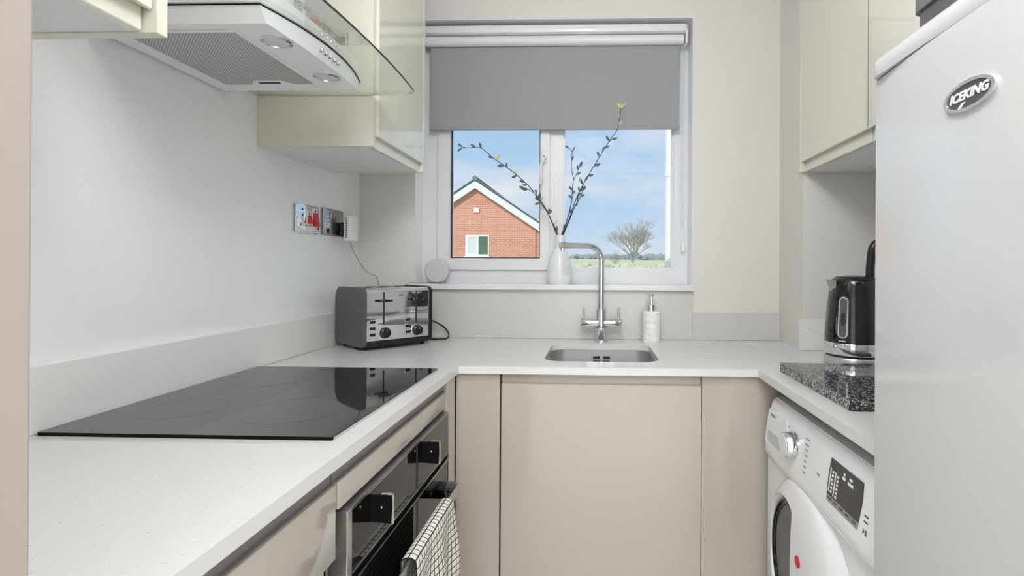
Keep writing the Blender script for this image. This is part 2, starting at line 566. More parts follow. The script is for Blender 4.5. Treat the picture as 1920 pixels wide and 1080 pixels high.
# window sill (quartz ledge)
struct('trim_2', MB().box(-0.765, 0.3975, 2.098, 2.25, 1.102, 1.1245, 0.002), M['sillstone'])

# ------------------------------------------------------------------ window
FY = 2.235
wr = bpy.data.objects.new('window_1', None); COL.objects.link(wr); wr['kind'] = 'structure'
ORG = Vector((0, 0, 0))
fr = MB()
fr.prism([(OX0, 1.1245), (OX1, 1.1245), (OX1, OZ1), (OX0, OZ1)], FY, FY + 0.07, XZ,
         [[(-0.672, 1.192), (-0.672, 2.14), (-0.204, 2.14), (-0.204, 1.192)], [(-0.139, 1.187), (-0.139, 2.16), (0.337, 2.16), (0.337, 1.187)]])
part('window_frame', fr, M['upvc'], wr, smooth=False)
bd = MB()   # glazing bead of the fixed light
bd.prism([(-0.139, 1.187), (0.337, 1.187), (0.337, 2.16), (-0.139, 2.16)], FY + 0.012, FY + 0.03, XZ, [[(-0.131, 1.195), (-0.131, 2.15), (0.329, 2.15), (0.329, 1.195)]])
part('glazing_bead', bd, M['upvc'], wr, smooth=False)
sa = MB()
sa.prism([(-0.680, 1.183), (-0.196, 1.183), (-0.196, 2.15), (-0.680, 2.15)], FY - 0.016, FY + 0.04, XZ,
         [[(-0.626, 1.232), (-0.626, 2.10), (-0.236, 2.10), (-0.236, 1.232)]])
sash = part('sash', sa, M['upvc'], wr, 'white opening sash on the left of the window', smooth=False)
gk = MB()
gk.prism([(-0.626, 1.232), (-0.236, 1.232), (-0.236, 2.10), (-0.626, 2.10)], FY + 0.0, FY + 0.008, XZ, [[(-0.621, 1.237), (-0.621, 2.095), (-0.241, 2.095), (-0.241, 1.237)]])
part('gasket', gk, M['gap'], sash, smooth=False)
part('pane', MB().box(-0.622, -0.240, FY + 0.010, FY + 0.014, 1.236, 2.096), M['pane'], sash, smooth=False)
part('pane', MB().box(-0.132, 0.330, FY + 0.018, FY + 0.022, 1.194, 2.151), M['pane'], wr, smooth=False)
hd = MB()
hd.box(-0.227, -0.207, FY - 0.024, FY - 0.016, 1.64, 1.70, 0.003)
hd.cyl((-0.217, FY - 0.024, 1.662), (-0.217, FY - 0.045, 1.662), 0.009, n=16)
hd.tube(smoothpath([(-0.217, FY - 0.045, 1.662), (-0.222, FY - 0.048, 1.645), (-0.229, FY - 0.048, 1.625), (-0.229, FY - 0.046, 1.58), (-0.229, FY - 0.044, 1.548)]), 0.0065, 10)
part('window_handle', hd, M['upvc'], sash)
kh = MB().cyl((-0.217, FY - 0.0455, 1.664), (-0.217, FY - 0.0465, 1.664), 0.004, n=12)
part('lock', kh, M['gap'], sash)

# ------------------------------------------------------------------ roller blind
BY = 2.19
t = thing('roller_blind', 'grey fabric roller blind half drawn across the top of the window', 'blind', (-0.17, BY, 1.78))
hr = MB().box(-0.735, 0.375, 2.145, 2.20, 2.172, 2.205, 0.008)
part('headrail', hr, M['whiteplastic'], t, 'white headrail')
tb = MB().cyl((-0.72, BY - 0.012, 2.150), (0.366, BY - 0.012, 2.150), 0.021, n=24)
part('roller_tube', tb, M['carcass'], t, 'white roller tube')
fb = MB().box(-0.704, 0.353, BY - 0.0015, BY + 0.0015, 1.792, 2.150)
part('fabric', fb, M['blind'], t, smooth=False)
bb = MB().box(-0.706, 0.355, BY - 0.005, BY + 0.005, 1.777, 1.793, 0.003)
part('bottom_bar', bb, M['blind'], t)
for bx in (-0.745, 0.372):
    b = MB().box(bx, bx + 0.008, 2.15, 2.215, 2.125, 2.2, 0.002)
    br = part('bracket', b, M['whiteplastic'], t)
    part('screw', MB().cyl((bx + 0.004, 2.15, 2.19), (bx + 0.004, 2.147, 2.19), 0.003, n=10), M['steel'], br)
ch = MB()
zz = 2.15
k = 0
while zz > 1.36:
    for dx in (0.362, 0.370):
        bmesh.ops.create_icosphere(ch.bm, subdivisions=1, radius=0.0026, matrix=Matrix.Translation((dx, BY - 0.006, zz)))
    zz -= 0.0068
part('bead_chain', ch, M['whiteplastic'], t, 'white bead chain', stuff=True)
cl = MB().box(0.366, 0.380, BY + 0.006, BY + 0.018, 1.265, 1.30, 0.003)
part('chain_clip', cl, M['whiteplastic'], t)

# ================================================================== OUTSIDE
rows = []
prof = [(2.42, -2.8), (15, -2.8), (32, -2.8), (45, -1.7), (60, 0.1), (75, 1.15), (95, 1.9), (120, 2.7), (150, 3.3), (190, 3.2), (400, -2)]
for y, z in prof:
    rows.append([(-160 + 20 * i, y, z + (0.15 * math.sin(i * 1.3 + y) if y > 60 else 0)) for i in range(17)])
struct('ground_field', MB().grid(rows), M['field'], smooth=True)

HY = 24.0
t = thing('house', 'orange brick gable end house with white bargeboards seen through the left pane', 'house', (-5.55, HY, -2.8))
hx, hw, pz, ez = -5.55, 3.35, 4.985, 2.72
slope = 0.665
ezw = pz - hw * slope
w_ = MB()
w_.prism([(hx - hw, -2.8), (hx + hw, -2.8), (hx + hw, ezw), (hx, pz), (hx - hw, ezw)], HY, HY + 9, XZ)
part('wall', w_, M['brick'], t, smooth=False)
for sgn in (-1, 1):
    ov = 0.32
    def fr_(u, v, a, s=sgn): return Vector((hx + s * u, a, v))
    e = hw + ov
    rf = MB().prism([(0, pz + 0.06), (0, pz + 0.22), (e, pz + 0.22 - e * slope), (e, pz + 0.06 - e * slope)], HY - 0.22, HY + 9.2, fr_)
    r_ = part('roof', rf, M['rooftile'], t, smooth=False)
    bgd = MB().prism([(0, pz - 0.20), (0, pz + 0.14), (e, pz + 0.14 - e * slope), (e, pz - 0.20 - e * slope)], HY - 0.25, HY - 0.2, fr_)
    part('bargeboard', bgd, M['barge'], t, 'pale blue white bargeboard', smooth=False)
    sf = MB().prism([(0, pz - 0.06), (0, pz + 0.0), (e, pz - e * slope), (e, pz - 0.06 - e * slope)], HY - 0.2, HY, fr_)
    part('soffit', sf, M['barge'], t, smooth=False)
    vg = MB()     # verge tiles along the gable edge
    n = 16
    for i in range(n):
        u0 = e * i / n
        vg.prism([(u0, pz + 0.215 - u0 * slope), (u0, pz + 0.265 - u0 * slope), (u0 + e / n * 1.1, pz + 0.245 - (u0 + e / n * 1.1) * slope), (u0 + e / n * 1.1, pz + 0.20 - (u0 + e / n * 1.1) * slope)], HY - 0.29, HY + 0.1, fr_)
    part('verge_tiles', vg, M['rooftile'], t, smooth=False, stuff=True)
rt = MB().cyl((hx, HY - 0.3, pz + 0.25), (hx, HY + 9.2, pz + 0.25), 0.12, n=10)
part('ridge', rt, M['rooftile'], t)
wx0, wx1, wz0, wz1 = -6.03, -4.92, 1.64, 2.62
wf_ = MB().prism([(wx0, wz0), (wx1, wz0), (wx1, wz1), (wx0, wz1)], HY - 0.05, HY + 0.02, XZ,
                 [[(wx0 + 0.12, wz0 + 0.12), (wx0 + 0.12, wz1 - 0.1), (wx0 + 0.52, wz1 - 0.1), (wx0 + 0.52, wz0 + 0.12)], [(wx0 + 0.62, wz0 + 0.08), (wx0 + 0.62, wz1 - 0.06), (wx1 - 0.05, wz1 - 0.06), (wx1 - 0.05, wz0 + 0.08)]])
wfr = part('window', wf_, M['pipe'], t, 'white framed two light window', smooth=False)
part('pane', MB().box(wx0 + 0.11, wx0 + 0.53, HY - 0.02, HY - 0.005, wz0 + 0.1, wz1 - 0.08), M['curtain'], wfr, 'pane with a pale curtain behind', smooth=False)
part('pane', MB().box(wx0 + 0.6, wx1 - 0.04, HY - 0.02, HY - 0.005, wz0 + 0.07, wz1 - 0.05), M['housepane'], wfr, 'pane with a green reflection painted on', smooth=False)
part('window_sill', MB().box(wx0 - 0.05, wx1 + 0.05, HY - 0.12, HY, wz0 - 0.07, wz0), M['pipe'], wfr, smooth=False)
ab = MB().box(hx - 0.09, hx + 0.16, HY - 0.1, HY, 3.66, 3.87, 0.03)
part('alarm_box', ab, M['pipe'], t, 'small white alarm box')
dp = MB().cyl((-2.78, HY - 0.06, -2.8), (-2.78, HY - 0.06, ezw + 0.1), 0.045, n=10)
part('drainpipe', dp, M['brick'], t)

# white pipe right outside the window
PXo, PYo = 0.583, 4.0
pr = thing('soil_pipe', 'white plastic soil pipe standing just outside the right pane', 'pipe', (PXo, PYo, -2.8))
part('tube', MB().cyl((PXo, PYo, -2.8), (PXo, PYo, 3.2), 0.044, n=28), M['pipe'], pr)
part('collar', MB().cyl((PXo, PYo, 1.89), (PXo, PYo, 1.935), 0.049, n=28), M['pipe'], pr)
part('cowl', MB().lathe([(0.05, 0), (0.06, 0.02), (0.06, 0.10), (0.03, 0.13)], (PXo, PYo, 3.2)), M['pipe'], pr)

# bare tree in the field
def bare_tree(name, label, base, h, seed, r0=0.2, depth=6):
    rnd = random.Random(seed)
    t = thing(name, label, 'tree', base)
    tk, brn = MB(), MB()
    def grow(p, d, L, r, lev, az):
        q = p + d * L
        m_ = (p + q) / 2 + Vector((rnd.uniform(-1, 1), rnd.uniform(-1, 1), rnd.uniform(-0.5, 0.5))) * L * 0.06
        (tk if lev == 0 else brn).tube([p, m_, q], r, 5 if lev < 2 else 3, r * 0.7, caps=False)
        if lev >= depth: return
        k = 6 if lev == 0 else 3
        ph = rnd.uniform(0, 2 * PI)
        for i in range(k):
            a = ph + 2 * PI * i / k + rnd.uniform(-0.4, 0.4)
            sp = rnd.uniform(0.5, 1.15) if lev == 0 else rnd.uniform(0.35, 0.75)
            side = Vector((math.cos(a), math.sin(a), 0))
            nd = (d + side * sp + Vector((0, 0, 0.10))).normalized()
            grow(p.lerp(q, rnd.uniform(0.6, 1.0)), nd, L * rnd.uniform(0.66, 0.84) * (1.25 if lev == 0 else 1), r * 0.62, lev + 1, a)
        if lev == 0:
            grow(q, (d + Vector((0.1, 0, 0))).normalized(), L * 1.1, r * 0.7, 1, 0)
    grow(Vector(base), Vector((0.02, 0, 1)), h * 0.21, r0, 0, 0)
    part('trunk', tk, M['bark'], t)
    part('branches', brn, M['bark'], t, stuff=True)
bare_tree('bare_tree', 'large leafless tree standing alone in the field beyond the right pane', (5.1, 70, 0.75), 8.2, 4, 0.16)
bare_tree('bare_tree', 'short leafless shrub just left of the large bare tree in the field', (2.9, 72, 0.85), 3.2, 9, 0.05, 5)

def blob(mb, c, r, rnd, n=2, sq=0.8):
    res = bmesh.ops.create_icosphere(mb.bm, subdivisions=n, radius=1)
    for v in res['verts']:
        k = r * (1 + rnd.uniform(-0.22, 0.22))
        v.co = Vector(c) + Vector((v.co.x * k, v.co.y * k, v.co.z * k * sq))
rnd = random.Random(3)
hg = MB()
for i in range(80):
    x = -3 + i * 0.28
    blob(hg, (x, 62 + rnd.uniform(-1, 1), 0.8 + rnd.uniform(-0.3, 0.4)), rnd.uniform(0.4, 0.85), rnd)
o = solo('hedge', hg, M['hedge'], 'pale green hedge running along the near edge of the field', 'hedge', (5, 62, 0.1), smooth=False)
o['kind'] = 'stuff'
wd = MB()
for i in range(120):
    x = -6 + i * 0.45
    blob(wd, (x, 148 + rnd.uniform(-3, 3), 3.4 + rnd.uniform(-0.1, 0.5)), rnd.uniform(0.7, 1.5), rnd, 2, 0.75)
o = solo('woodland', wd, M['woods'], 'thin grey line of distant trees on the horizon', 'trees', (15, 148, 3.2), smooth=False)
o['kind'] = 'stuff'

# ================================================================== WORKTOP
t = thing('worktop', 'white quartz worktop running round three sides with the sink cut out', 'worktop', (0, 1.8, 0.88))
outer = [(WL, 0.318), (-0.401, 0.318), (-0.401, 1.5217), (0.4765, 1.5217), (0.4765, 0.885), (WR, 0.885), (WR, 1.895), (0.752, 1.895), (0.752, WB), (WL, WB)]
SX0, SX1, SY0, SY1 = -0.160, 0.207, 1.618, 1.985
hole = rrect(SX0, SX1, SY0, SY1, 0.055, 8)
taphole = circle(0.027, 2.062, 0.012, 12)
wt = MB().prism(outer, 0.880, 0.902, XY, [hole[::-1]])
part('slab', wt, M['quartz'], t, smooth=False)
for i in range(2):
    part('drainer_groove', MB().box(0.25, 0.43, 1.665 + i * 0.10, 1.6675 + i * 0.10, 0.9021, 0.9023), M['quartzfine'], t, 'shallow drainer groove right of the sink', smooth=False)
solo('upstand', MB().box(WL, -0.968, 0.318, WB, 0.9025, 1.021, 0.0015), M['quartzfine'], 'speckled grey quartz upstand along the left wall behind the hob', 'upstand', (-0.976, 1.2, 0.9025), smooth=False)
solo('splashback', MB().box(-0.749, 0.397, 2.119, WB, 0.9025, 1.1015, 0.001), M['quartzback'], 'pale quartz splashback between worktop and window sill', 'splashback', (-0.17, 2.127, 0.9025), smooth=False)
solo('upstand', MB().box(0.3975, 0.7515, 2.119, WB, 0.9025, 1.012, 0.0015), M['quartzback'], 'low quartz upstand right of the window, behind the soap dispenser', 'upstand', (0.57, 2.127, 0.9025), smooth=False)
solo('upstand', MB().box(0.738, WR, 1.877, 1.8945, 0.9025, 1.014, 0.0015), M['quartzfine'], 'short quartz upstand on the boxed corner behind the kettle', 'upstand', (0.9, 1.886, 0.9025), smooth=False)

# sink
t = thing('sink', 'square undermounted stainless steel sink below the window', 'sink', (0.024, 1.80, 0.70))
bw = MB()
rings = []
for (g, z, r) in ((0.003, 0.8795, 0.058), (0.003, 0.86, 0.058), (-0.004, 0.74, 0.055), (-0.03, 0.712, 0.05), (-0.06, 0.706, 0.045)):
    rings.append([(u, v, z) for u, v in rrect(SX0 - g, SX1 + g, SY0 - g, SY1 + g, r, 8)])
R = [[bw.bm.verts.new(p) for p in r] for r in rings]
for a, b in zip(R, R[1:]):
    for i in range(len(a)):
        j = (i + 1) % len(a)
        bw.bm.faces.new((a[i], b[i], b[j], a[j]))
bw.bm.faces.new(R[-1])
part('bowl', bw, M['sinksteel'], t)
of = MB()
for dx in (-0.019, 0.019):
    for dz in (-0.0085, 0.0085):
        of.box(0.028 + dx - 0.013, 0.028 + dx + 0.013, SY1 - 0.004, SY1 + 0.0025, 0.842 + dz - 0.005, 0.842 + dz + 0.005, 0.001)
part('overflow_slot', of, M['gap'], t)
part('overflow_screw', MB().cyl((0.028, SY1 - 0.004, 0.842), (0.028, SY1 + 0.002, 0.842), 0.006, n=14), M['chrome'], t)
part('waste', MB().lathe([(0.045, 0), (0.045, 0.003), (0.02, 0.004), (0.018, 0.001)], (0.024, 1.80, 0.706)), M['chrome'], t)

# ------------------------------------------------------------------ mixer tap
TX, TY = 0.027, 2.055
t = thing('mixer_tap', 'chrome kitchen mixer tap with two levers and swan spout', 'tap', (TX, TY, 0.902))
part('base', MB().lathe([(0.027, 0), (0.027, 0.004), (0.022, 0.008), (0.0215, 0.05), (0.0215, 0.062)], (TX, TY, 0.902)), M['chrome'], t)
part('body', MB().lathe([(0.0215, 0.056), (0.0215, 0.084), (0.0205, 0.090), (0.0205, 0.128), (0.018, 0.131)], (TX, TY, 0.902)), M['chrome'], t)
for sg in (-1, 1):
    v = MB().cyl((TX + sg * 0.012, TY - 0.004, 0.976), (TX + sg * 0.045, TY - 0.004, 0.976), 0.0165, n=28)
    vv = part('valve', v, M['chrome'], t)
    hb = MB().lathe([(0.0195, 0), (0.0195, 0.034), (0.018, 0.036)], (0, 0, 0), 'X')
    bmesh.ops.scale(hb.bm, vec=(sg, 1, 1), verts=hb.bm.verts[:])
    bmesh.ops.translate(hb.bm, vec=(TX + sg * 0.044, TY - 0.004, 0.976), verts=hb.bm.verts[:])
    part('handle', hb, M['chrome'], vv)
    lv = MB().cyl((TX + sg * 0.068, TY - 0.004, 0.993), (TX + sg * 0.069, TY - 0.006, 1.036), 0.0042, 0.0035, n=12)
    part('lever', lv, M['chrome'], vv)
sp = [(TX, TY, 1.03), (TX, TY, 1.12), (TX, TY, 1.225)]
for i in range(1, 9):
    a = PI / 2 * i / 8
    sp.append((TX - 0.052 * (1 - math.cos(a)), TY - 0.035 * (1 - math.cos(a)), 1.225 + 0.054 * math.sin(a)))
sp += [(-0.06, 2.003, 1.279), (-0.132, 1.955, 1.278)]
part('spout', MB().tube(sp, 0.0118, 20), M['chrome'], t)
nz_ = MB().cyl((-0.122, 1.962, 1.268), (-0.122, 1.962, 1.258), 0.008, n=16)
part('nozzle', nz_, M['chrome'], t)

# ------------------------------------------------------------------ soap dispenser
SXc, SYc = 0.2255, 2.06
t = thing('soap_dispenser', 'white ribbed soap dispenser with chrome pump right of the tap', 'soap dispenser', (SXc, SYc, 0.902))
bd_ = MB()
rows = []
n = 64
for k in range(26):
    z = 0.902 + 0.122 * k / 25
    row = []
    for i in range(n):
        a = 2 * PI * i / n
        rr = 0.0352 + 0.0009 * math.sin(2.2 * a + 0.9 * math.sin(3 * a + k * 0.2) + k * 1.35)
        if k in (0, 25): rr = 0.034
        row.append(bd_.bm.verts.new((SXc + rr * math.cos(a), SYc + rr * math.sin(a), z)))
    rows.append(row)
for a, b in zip(rows, rows[1:]):
    for i in range(n):
        bd_.bm.faces.new((a[i], a[(i + 1) % n], b[(i + 1) % n], b[i]))
bd_.bm.faces.new(rows[0][::-1]); bd_.bm.faces.new(rows[-1])
part('bottle', bd_, M['ribbed'], t)
part('collar', MB().lathe([(0.0165, 0), (0.0165, 0.023), (0.014, 0.026)], (SXc, SYc, 1.024)), M['chrome'], t)
pm = MB().cyl((SXc, SYc, 1.048), (SXc, SYc, 1.084), 0.0055, n=16)
pm.lathe([(0.0085, 0), (0.0085, 0.010), (0.007, 0.012)], (SXc, SYc, 1.078))
pm.tube([(SXc, SYc, 1.084), (SXc - 0.004, SYc - 0.03, 1.085), (SXc - 0.005, SYc - 0.042, 1.081)], 0.0045, 10)
part('pump', pm, M['chrome'], t)

# ------------------------------------------------------------------ vase and branches
VX, VY, VZ = -0.146, 2.158, 1.1245
t = thing('vase', 'white bottle shaped ceramic vase in the middle of the window sill', 'vase', (VX, VY, VZ))
vp = [(0.047, 0), (0.050, 0.004), (0.051, 0.03), (0.0505, 0.07), (0.048, 0.09), (0.041, 0.112), (0.029, 0.136), (0.020, 0.150), (0.0165, 0.162), (0.0165, 0.172), (0.0175, 0.176), (0.0175, 0.204), (0.0155, 0.204), (0.0145, 0.17), (0.012, 0.15)]
part('body', MB().lathe(vp, (VX, VY, VZ), n=48), M['ceramic'], t)

def pxw(cx, cy, y):       # metres in the plane of the sprig at depth y
    u, v = 860 + cx / 3.857, 180 + cy / 3.857
    a, b = (u - 1083.18) / 970.746, -(v - 497.31) / 970.746
    d = co.rotation_euler.to_matrix() @ Vector((a, b, -1))
    return Vector((0, 0, 1.2)) + d * (y / d.y)
lf_mesh = {}
for key in ('leaf', 'leafpale', 'leaflime'):
    lb = MB()
    prof = [(0, 0.0), (0.0036, 0.006), (0.0054, 0.012), (0.0044, 0.018), (0.0, 0.025)]
    L_, C_, R_ = [], [], []
    for w, x in prof:
        L_.append(lb.bm.verts.new((x, w, 0.0012))); C_.append(lb.bm.verts.new((x, 0, -0.0006))); R_.append(lb.bm.verts.new((x, -w, 0.0012)))
    for i in range(4):
        lb.bm.faces.new((L_[i], C_[i], C_[i + 1], L_[i + 1])); lb.bm.faces.new((C_[i], R_[i], R_[i + 1], C_[i + 1]))
    bmesh.ops.remove_doubles(lb.bm, verts=lb.bm.verts[:], dist=1e-5)
    ext = bmesh.ops.solidify(lb.bm, geom=lb.bm.faces[:], thickness=0.0007)
    lf_mesh[key] = lb.mesh('leaf', M[key], Vector((0, 0, 0)), True)

def branch(label, paths, leaves, y0, y1, lime=()):
    base = pxw(paths[0][0][0], paths[0][0][1], y0)
    t = thing('branch', label, 'branch', (VX, VY, 1.30), group='twigs in the white vase')
    mb = MB()
    full = []
    for pi, path in enumerate(paths):
        n = len(path)
        pts = [pxw(cx, cy, y0 + (y1 - y0) * (0 if n < 2 else i / (n - 1))) for i, (cx, cy) in enumerate(path)]
        if pi == 0:
            pts = [Vector((VX + (pts[0].x - VX) * 0.2, VY, 1.262))] + pts
        sp_ = smoothpath(pts, 5)
        mb.tube(sp_, 0.0026 if pi == 0 else 0.0016, 6, 0.0011)
        full += sp_
    part('stem', mb, M['twig'], t)
    for (cx, cy, ang, key) in leaves:
        p = pxw(cx, cy, (y0 + y1) / 2)
        near = min(full, key=lambda q: (q.x - p.x) ** 2 + (q.z - p.z) ** 2)
        o = bpy.data.objects.new('leaf', lf_mesh[key]); COL.objects.link(o); o.parent = t
        a = math.radians(ang)
        d = Vector((math.cos(a), random.uniform(-0.25, 0.1), math.sin(a))).normalized()
        q = d.to_track_quat('X', 'Z')
        o.rotation_mode = 'QUATERNION'
        from mathutils import Quaternion
        o.rotation_quaternion = q @ Quaternion((1, 0, 0), math.radians(random.uniform(50, 110)))
        o.location = Vector((near.x, near.y, near.z)) - Vector((VX, VY, 1.30))
        o.scale = (random.uniform(0.85, 1.15),) * 3
        if key == 'leafpale': o['label'] = 'pale leaf'
        if key == 'leaflime': o['label'] = 'lime green leaf'
L0 = 'leaf'
branch('long leafy twig leaning left out of the vase, highest of the two on the left',
       [[(708, 1005), (640, 835), (560, 715), (480, 625), (380, 540), (250, 448), (165, 378), (95, 374), (22, 378)], [(60, 376), (18, 368)]],
       [(165, 378, 110, L0), (125, 372, 150, L0), (30, 376, 140, L0), (30, 378, 215, L0), (250, 450, 165, L0), (270, 470, 60, 'leaflime'), (330, 505, 185, L0), (355, 520, 110, L0), (420, 570, 110, 'leaflime'), (420, 580, 200, L0), (470, 620, 160, L0), (500, 640, 185, L0), (560, 700, 95, L0), (575, 720, 70, L0), (600, 745, 60, 'leafpale'), (590, 770, 150, L0)], 2.150, 2.128)
branch('shorter leafy twig leaning left, below the long left twig',
       [[(718, 1005), (680, 920), (640, 840), (590, 770), (545, 705), (505, 675), (480, 668)]],
       [(505, 678, 180, L0), (470, 650, 165, L0), (560, 720, 100, 'leafpale'), (600, 770, 200, L0), (640, 850, 80, L0), (650, 845, 50, L0), (620, 800, 190, 'leafpale'), (690, 930, 60, 'leaflime'), (715, 985, 95, L0), (600, 740, 70, L0)], 2.146, 2.112)
branch('tallest leafy twig leaning right with a yellow bud against the blind',
       [[(752, 1005), (800, 885), (850, 745), (895, 650), (1000, 470), (1090, 325), (1150, 235), (1163, 160), (1172, 85)], [(1090, 330), (1105, 315), (1120, 318)]],
       [(1172, 88, 80, 'leaflime'), (1174, 85, 35, 'leaflime'), (1172, 86, 130, 'leaflime'), (1165, 160, 110, 'leafpale'), (1155, 215, 60, 'leafpale'), (1110, 310, 15, L0), (1090, 325, 120, L0), (1060, 395, 20, L0), (1045, 410, 70, L0), (1015, 440, 120, L0), (985, 512, 15, L0), (930, 590, 20, L0), (920, 640, 60, L0), (880, 690, 40, L0), (880, 740, 40, L0), (870, 680, 100, L0), (850, 745, 60, L0)], 2.150, 2.130)
branch('forked leafy twig in the middle, in front of the right pane',
       [[(745, 1005), (780, 910), (815, 770), (826, 640), (835, 600), (860, 550), (878, 500)], [(832, 600), (815, 520), (818, 440), (820, 405), (800, 380)], [(820, 405), (835, 378)]],
       [(800, 380, 150, L0), (822, 400, 60, L0), (820, 465, 70, L0), (862, 535, 100, L0), (875, 520, 60, L0), (860, 570, 25, L0), (815, 690, 125, L0), (820, 720, 55, L0), (815, 750, 130, L0), (800, 850, 60, L0), (760, 965, 70, L0)], 2.154, 2.160)
branch('short bushy twig in the middle right, crossing the tallest twig',
       [[(758, 1005), (800, 900), (840, 800), (880, 730), (900, 660), (880, 590), (872, 620)]],
       [(880, 735, 30, L0), (900, 690, 60, L0), (850, 760, 80, L0), (880, 640, 250, L0), (890, 600, 280, L0), (840, 810, 50, L0), (745, 960, 110, L0)], 2.160, 2.172)

# ------------------------------------------------------------------ smart speaker disc on the sill
t = thing('smart_speaker', 'round pale grey disc speaker upright at the left end of the sill', 'speaker', (-0.655, 2.14, 1.1245))
d_ = MB().lathe([(0.02, -0.016), (0.045, -0.0155), (0.0495, -0.011), (0.0505, 0.0), (0.0495, 0.012), (0.044, 0.018), (0.02, 0.019)], (-0.655, 2.137, 1.177), 'Y', 48)
part('body', d_, M['speaker'], t)
part('foot', MB().box(-0.668, -0.640, 2.128, 2.15, 1.1247, 1.1295, 0.002), M['blackplastic'], t)

# ================================================================== LEFT BASE UNITS
FXL = -0.412
def jrail(mb, y0, y1):
    mb.box(-0.47, FXL - 0.008, y0, y1, 0.848, 0.8795)
t = thing('base_cabinet', 'grey cream base cabinet with drawers nearest the camera, left of the oven', 'cabinet', (-0.7, 0.57, 0.0))
part('carcass', MB().box(-0.93, -0.435, 0.325, 0.815, 0.1, 0.845), M['carcass'], t, smooth=False)
rl = MB(); jrail(rl, 0.325, 0.8135); part('handle_rail', rl, M['rail'], t, 'grey recessed handle rail', smooth=False)
for (z0, z1) in ((0.728, 0.848), (0.42, 0.694), (0.11, 0.386)):
    dr = part('drawer', MB().box(-0.434, FXL, 0.325, 0.8175, z0, z1, 0.002), M['creamdim'], t)
    part('drawer_edge', MB().box(-0.434, FXL - 0.002, 0.326, 0.8170, z1 + 0.0002, z1 + 0.003), M['rail'], dr, 'grey metal edging', smooth=False)
part('handle_rail', MB().box(-0.47, -0.4345, 0.325, 0.815, 0.695, 0.727), M['rail'], t, 'grey recessed handle rail', smooth=False)
part('plinth', MB().box(-0.5, -0.48, 0.325, 0.815, 0.002, 0.1), M['creamdim'], t, smooth=False)

t = thing('oven_housing', 'grey cream oven housing cabinet with a shallow panel above the oven', 'cabinet', (-0.7, 1.13, 0.0))
hs = MB()
hs.box(-0.93, -0.44, 0.826, 0.833, 0.1, 0.845)
hs.box(-0.93, -0.44, 1.432, 1.44, 0.1, 0.845)
hs.box(-0.93, -0.44, 0.833, 1.432, 0.1, 0.118)
part('carcass', hs, M['carcass'], t, smooth=False)
rl = MB(); jrail(rl, 0.8175, 1.428); part('handle_rail', rl, M['rail'], t, 'grey recessed handle rail', smooth=False)
pn = part('front_panel', MB().box(-0.434, FXL, 0.826, 1.428, 0.803, 0.848, 0.002), M['creamdim'], t)
part('panel_edge', MB().box(-0.434, FXL - 0.002, 0.827, 1.427, 0.8482, 0.851), M['rail'], pn, smooth=False)
part('end_filler', MB().box(-0.434, FXL + 0.0015, 1.4315, 1.518, 0.002, 0.8795, 0.001), M['creamdim'], t, smooth=False)
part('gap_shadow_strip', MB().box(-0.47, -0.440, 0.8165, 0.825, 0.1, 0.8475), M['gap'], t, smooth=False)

# oven
OX = -0.404
t = thing('oven', 'black glass built-in oven with steel trim and a bar handle', 'oven', (-0.7, 1.13, 0.125))
part('cavity', MB().box(-0.92, -0.44, 0.84, 1.425, 0.125, 0.79), M['blackplastic'], t, smooth=False)
cp = part('control_panel', MB().box(-0.44, OX, 0.8535, 1.424, 0.683, 0.7905, 0.001), M['blackglass'], t, smooth=False)
od = part('oven_door', MB().box(-0.44, OX, 0.8535, 1.424, 0.135, 0.6665, 0.001), M['blackglass'], t, smooth=False)
fm = MB()
fm.box(-0.44, OX + 0.0015, 0.836, 0.853, 0.13, 0.795, 0.001)
fm.box(-0.44, OX + 0.0015, 1.4243, 1.4275, 0.13, 0.795)
fm.box(-0.44, OX + 0.0015, 0.853, 1.4243, 0.7905, 0.7925)
fm.box(-0.44, OX + 0.0005, 0.853, 1.4243, 0.7935, 0.7950)
part('trim_frame', fm, M['steel'], t, 'brushed steel trim', smooth=False)
part('display', MB().box(OX, OX + 0.0006, 1.168, 1.176, 0.688, 0.789), M['gap'], cp, smooth=False)
for ky in (0.9325, 1.2175):
    kp = MB().prism([(OX, 0.7325), (OX + 0.037, 0.7300), (OX + 0.0385, 0.7575), (OX + 0.0375, 0.7825), (OX, 0.7800)], ky - 0.003, ky + 0.004, XZ)
    kn = part('knob', kp, M['hobedge'], cp, 'flat black paddle knob', smooth=False)
    ke = MB().prism([(OX + 0.0376, 0.7290), (OX + 0.0398, 0.7285), (OX + 0.0392, 0.783), (OX + 0.0381, 0.7825), (OX + 0.0390, 0.7575)], ky - 0.0032, ky + 0.004, XZ)
    part('knob_edge', ke, M['chrome'], kn, 'chrome knob edge', smooth=False)
    part('knob_top', MB().box(OX + 0.018, OX + 0.0375, ky - 0.0032, ky + 0.004, 0.7826, 0.7834), M['chrome'], kn, smooth=False)
    part('knob_glint', MB().lathe([(0.0022, 0.0), (0.0022, -0.0012), (0.001, -0.0016)], (OX + 0.019, ky - 0.003, 0.760), 'Y', 12), M['chrome'], kn)  # chrome dot put in as the glint on the knob face
part('door_top_trim', MB().box(OX, OX + 0.0015, 0.856, 1.42, 0.6635, 0.6668), M['steel'], od, 'steel line along the door top', smooth=False)
part('panel_bottom_trim', MB().box(OX, OX + 0.0015, 0.856, 1.42, 0.6828, 0.6850), M['steel'], cp, 'steel line along the panel foot', smooth=False)
part('vent_gap', MB().box(-0.44, OX - 0.006, 0.8535, 1.424, 0.6668, 0.6827), M['hobedge'], t, smooth=False)
HXo, HZ = -0.352, 0.628
hb_ = part('handle', MB().box(HXo - 0.007, HXo, 0.923, 1.355, HZ - 0.026, HZ, 0.002), M['steel'], od, 'brushed steel bar handle')
